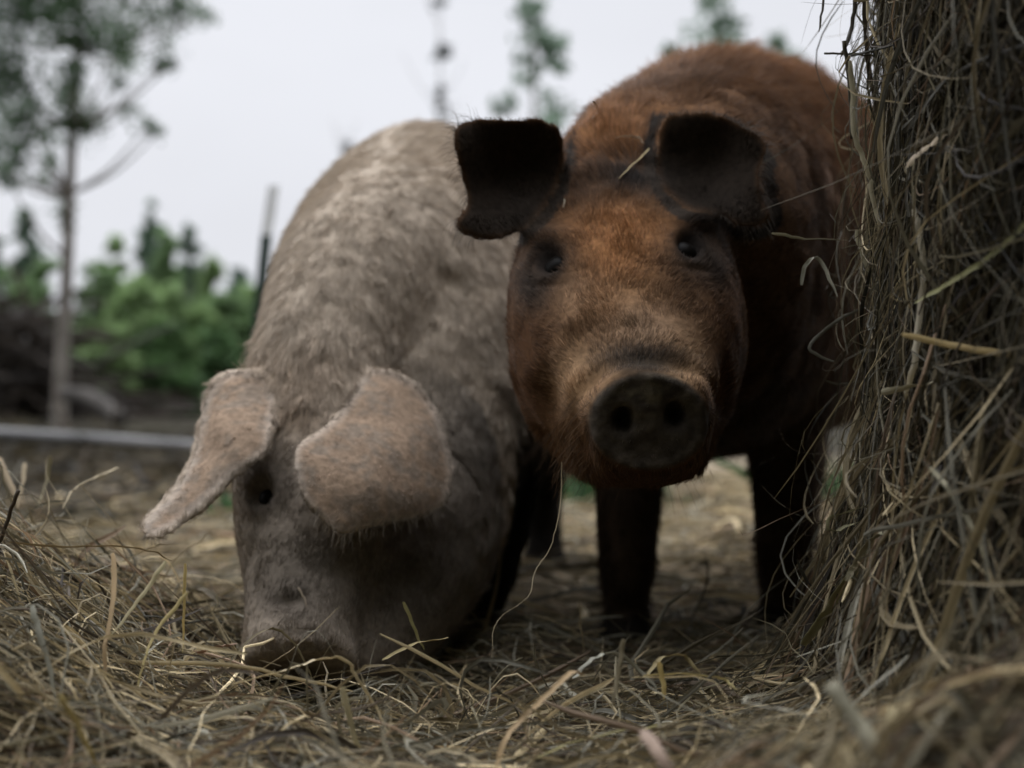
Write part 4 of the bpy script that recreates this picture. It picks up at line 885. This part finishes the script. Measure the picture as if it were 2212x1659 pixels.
def tree(name, label, x, ytop, d, hw, kind, col, seed, group, n=1500, ybase=905):
    r = np.random.default_rng(seed); base = W(x, CY, d); base[2] = float(height(base[:1], base[1:2])[0]) - .05
    top = W(x, ytop, d)[2]; H = top - base[2]; w_ = hw / FPX * d
    root = empty(name, tuple(base)); tag(root, label, 'tree' if name != 'shrub' else 'shrub', group)
    lean = r.normal(0, .02, 2) * H
    tr = np.array([base, base + [lean[0] * .5, lean[1] * .5, H * .5], base + [lean[0], lean[1], H * .96]])
    rt = max(.012 * H, .02) * (.35 if kind == 'bare' else 1); V, F = tube(tr, [rt, rt * .65, rt * .15], 8); link('trunk', mesh_np('trunk', V, F), M_BARK, root)
    cen, rad = [], []
    if kind == 'conifer':
        for q in range(46):
            t = r.random() ** .8; a = r.uniform(0, 6.28); rr = w_ * (1 - t) * r.uniform(.2, 1.0) + .02
            cen.append(base + [lean[0] * t + rr * math.cos(a), lean[1] * t + rr * math.sin(a), H * (.06 + .94 * t) - rr * .35]); rad.append(w_ * (.40 * (1 - t) + .12) * r.uniform(.6, 1.2))
        fl = .5
    elif kind == 'bush':
        for q in range(60):
            t = r.uniform(.05, .95); a = r.uniform(0, 6.28); rr = w_ * (0.45 + .55 * math.sin(math.pi * min(1, t * .8 + .2))) * r.uniform(.1, .8)
            cen.append(base + [rr * math.cos(a), rr * math.sin(a), H * t]); rad.append(w_ * r.uniform(.22, .42) * (1.1 - .5 * t))
        fl = .9
    elif kind == 'bare':
        for q in range(16):
            t = r.uniform(.4, .98); a = r.uniform(0, 6.28); L = H * .09 * r.uniform(.5, 1.3); p = tr[0] + (tr[2] - tr[0]) * t
            V, F = tube(np.array([p, p + [L * math.cos(a) * .5, L * math.sin(a) * .5, L * .6], p + [L * math.cos(a), L * math.sin(a), L * 1.5]]), [.008, .006, .003], 5); link('branch', mesh_np('branch', V, F), M_BARK, root)
        for q in range(12):
            t = r.uniform(.55, 1); a = r.uniform(0, 6.28); cen.append(tr[0] + (tr[2] - tr[0]) * t + [.3 * math.cos(a) * w_, .3 * math.sin(a) * w_, 0]); rad.append(w_ * .5)
        fl = 1.0; n = 110
    else:                                            # 'poplar': lumpy upper crown on a bare stem
        for q in range(30):
            t = r.uniform(.55, 1.0); a = r.uniform(0, 6.28); rr = w_ * (1.15 - .7 * (t - .55) / .45) * r.uniform(.15, .8)
            cen.append(base + [lean[0] * t + rr * math.cos(a), lean[1] * t + rr * math.sin(a), H * t]); rad.append(w_ * r.uniform(.16, .34))
        fl = .9
    V, F, C = leaves(cen, rad, n if kind != 'conifer' else n * 2 // 5, .006 * d if kind == 'conifer' else .0045 * d, col, seed + 50, fl)
    link('crown', mesh_np('crown', V, F, C, False), M_LEAF, root)
GB = 'trees behind the pen'
GR1, GR2, DKG, PLG = (.20, .29, .125), (.165, .25, .115), (.13, .19, .13), (.19, .26, .19)
for a in [
    ('conifer', 'tallest dark spire shaped conifer behind the shrubs on the left', 325, 428, 24, 80, 'conifer', DKG, 1),
    ('conifer', 'second dark conifer spire left of the fence post', 408, 484, 24, 72, 'conifer', DKG, 2),
    ('conifer', 'small pale conifer beside the fence post', 506, 566, 26, 62, 'conifer', (.10, .16, .11), 3),
    ('conifer', 'dark conifer behind the slender tree trunk at the left edge', 62, 455, 22, 75, 'conifer', DKG, 4),
    ('conifer', 'dark conifer cut by the left edge of the picture', -20, 520, 22, 80, 'conifer', DKG, 14),
    ('shrub', 'bushy green shrub just right of the slender tree trunk', 205, 548, 19, 75, 'bush', GR2, 5),
    ('shrub', 'bright green shrub in front of the tallest conifer', 300, 585, 17, 85, 'bush', GR1, 6),
    ('shrub', 'bright green shrub in front of the second conifer spire', 400, 610, 17.5, 85, 'bush', GR1, 7),
    ('shrub', 'green shrub nearest the fence post', 490, 625, 18, 80, 'bush', GR2, 8),
    ('shrub', 'low dark green shrub between the bright ones', 350, 700, 15.5, 80, 'bush', (.09, .16, .06), 9),
    ('shrub', 'low green shrub beside the leaning fence post foot', 470, 715, 15.5, 75, 'bush', (.09, .16, .065), 10),
    ('shrub', 'green shrub behind the trunk above the dark bank', 80, 545, 18, 80, 'bush', GR2, 11),
    ('shrub', 'green shrub at the left edge above the dark bank', -30, 560, 18, 80, 'bush', GR2, 12),
    ('shrub', 'low green shrub at the foot of the slender tree', 230, 700, 15.0, 70, 'bush', GR1, 13),
    ('sapling', 'pointed light green sapling between the two conifer spires', 362, 505, 20, 75, 'conifer', GR2, 16),
    ('sapling', 'pointed light green sapling right of the second conifer spire', 452, 545, 20, 70, 'conifer', GR1, 17),
    ('sapling', 'pointed light green sapling between the slender trunk and the tallest conifer', 255, 515, 20, 75, 'conifer', GR1, 18),
    ('sapling', 'pointed light green sapling half hidden by the leaning fence post', 545, 615, 20, 70, 'conifer', GR1, 19),
    ('shrub', 'green shrub hidden mostly behind the pale pig\'s rump', 600, 640, 18, 90, 'bush', GR2, 15),
]: tree(*a, GB, n=3000)
for a in [
    ('deciduous_tree', 'blurred pale green treetop rising above the pale pig\'s back', 1148, -8, 22, 130, 'poplar', PLG, 21),
    ('deciduous_tree', 'loose treetop above the brown pig\'s back near the bale', 1570, 8, 24, 135, 'poplar', PLG, 22),
    ('deciduous_tree', 'small treetop poking up right of the brown pig\'s hump', 1688, 78, 24, 75, 'poplar', PLG, 23),
    ('deciduous_tree', 'tip of a small tree just left of the brown pig\'s hump', 1428, 76, 24, 26, 'poplar', PLG, 24),
    ('deciduous_tree', 'thin nearly bare sapling faint against the sky above the pale pig', 945, -40, 24, 40, 'bare', (.11, .12, .115), 25),
    ('deciduous_tree', 'faint little sapling just above the pale pig\'s shoulder', 768, 262, 24, 30, 'bare', (.11, .12, .115), 26),
]: tree(*a, GB, n=560)

# trees added out of view behind the camera to shade the pen
def unseen_shade_trees():
    r = np.random.default_rng(77); parts = []
    for k in range(34):
        az = R(r.uniform(98, 262)); dd = r.uniform(4.2, 9.0); b = np.array([math.sin(az) * dd, math.cos(az) * dd, -.1]); H = r.uniform(8, 14)
        V, F = tube(np.array([b, b + [.1, 0, H * .5], b + [.2, .1, H]]), [.16, .12, .03], 8); parts.append((V, F, np.tile([.10, .09, .075], (len(V), 1))))
        cen = [b + [r.normal(0, .9), r.normal(0, .9), H * t] for t in r.uniform(.02, 1.0, 26)]
        V, F, C = leaves(cen, [r.uniform(.7, 1.3) for _ in cen], 900, .17, (.06, .10, .04), 900 + k); parts.append((V, [F], C))
    Vs, F4, F3, Cs, o = [], [], [], [], 0
    for V, F, C in parts:
        for f in F: (F4 if f.shape[1] == 4 else F3).append(f + o)
        Vs.append(V); Cs.append(C); o += len(V)
    tag(link('unseen_shade_trees', mesh_np('unseen_shade_trees', np.concatenate(Vs), [np.concatenate(F4), np.concatenate(F3)], np.concatenate(Cs), False), M_LEAF), kind='stuff')
unseen_shade_trees()

# dark earth bank and a fallen log
def bank():
    xs = np.linspace(-9, -1.6, 60); ys = np.linspace(9.6, 15, 40); X, Y = np.meshgrid(xs, ys)
    pxx = X / Y * FPX + CX
    top = np.clip(0.3 * sm(420, 200, pxx) + 0.7 * sm(190, 60, pxx), 0, 1) * np.exp(-((Y - 12.5) / 1.5) ** 2) * 1.05
    P = np.stack([X.ravel(), Y.ravel(), 0 * X.ravel()], 1)
    Z = -0.12 + top * (.75 + .5 * fbm(P, 1.2, 4).reshape(X.shape)) + .1 * fbm(P, 3, 3).reshape(X.shape) * (top > .02)
    V = np.stack([X.ravel(), Y.ravel(), Z.ravel()], 1); n = len(xs); i, j = np.meshgrid(np.arange(n - 1), np.arange(len(ys) - 1)); a = (j * n + i).ravel()
    tag(link('earth_bank', mesh_np('earth bank', V, np.stack([a, a + 1, a + n + 1, a + n], 1)), M_DIRT), kind='structure')
    V, F = tube(WA([(140, 850, 8.7), (190, 858, 8.5), (232, 882, 8.3), (262, 905, 8.1)]), [.045, .05, .05, .045], 12)
    tag(link('log', mesh_np('log', V, F), M_LOG), 'grey fallen log leaning at the foot of the slender tree', 'log')
bank()
def brush():
    r = np.random.default_rng(31); n = 1500; K = 5; x = r.uniform(-200, 235, n); y = r.uniform(0, 1, n)
    t = np.linspace(0, 1, K)[None, :, None]; H = np.interp(x, [-200, 90, 140, 235], [.98, .90, .45, .12]); d = r.uniform(10.4, 11.4, n)
    p = np.stack([(x - CX) / FPX * d, d, H * y - .02], 1); o = np.stack([r.normal(0, .35, n), r.normal(0, .2, n), r.normal(.05, .16, n)], 1)
    V, F = ribbons(p[:, None] + o[:, None] * t + np.array([0, 0, -.12]) * t ** 2, r.uniform(.012, .045, n)); C = np.repeat(np.array([.045, .036, .028]) * r.uniform(.4, 1.6, (n, 1)), K * 3, 0)
    tag(link('brush_pile', mesh_np('brush pile', V, F, C, False), M_HAY), 'dark tangled pile of brushwood at the left edge behind the rail', 'brush pile')
brush()
def weed(label, x, y, d, h, seed, n=160, spread=.10):
    r = np.random.default_rng(seed); b = W(x, y, d); b[2] = float(height(b[:1], b[1:2])[0]); K = 6; t = np.linspace(0, 1, K)[None, :, None]
    root = b + np.c_[r.normal(0, spread, n), r.normal(0, spread, n), np.zeros(n)]; o = np.c_[r.normal(0, .4, (n, 2)), np.ones(n)] * h * r.uniform(.5, 1.1, (n, 1))
    P = root[:, None] + o[:, None] * t + np.array([0, 0, -1.0]) * (t ** 2) * h * .3
    V, F = ribbons(P, r.uniform(.008, .018, n)); C = np.repeat(np.array([.055, .105, .042]) * r.uniform(.6, 1.4, (n, 1)), K * 3, 0)
    tag(link('grass', mesh_np('grass', V, F, C, False), M_LEAF), label, 'grass', kind='stuff')
weed('green tuft of grass seen under the brown pig beside its front leg', 1250, 1090, 3.6, .16, 1)
weed('dark green tuft of grass beside the pale pig\'s left ear', 470, 1100, 3.3, .07, 2, 90, .06)
weed('green tuft of grass seen at the foot of the bale', 1870, 1090, 3.6, .15, 4, 160, .10)
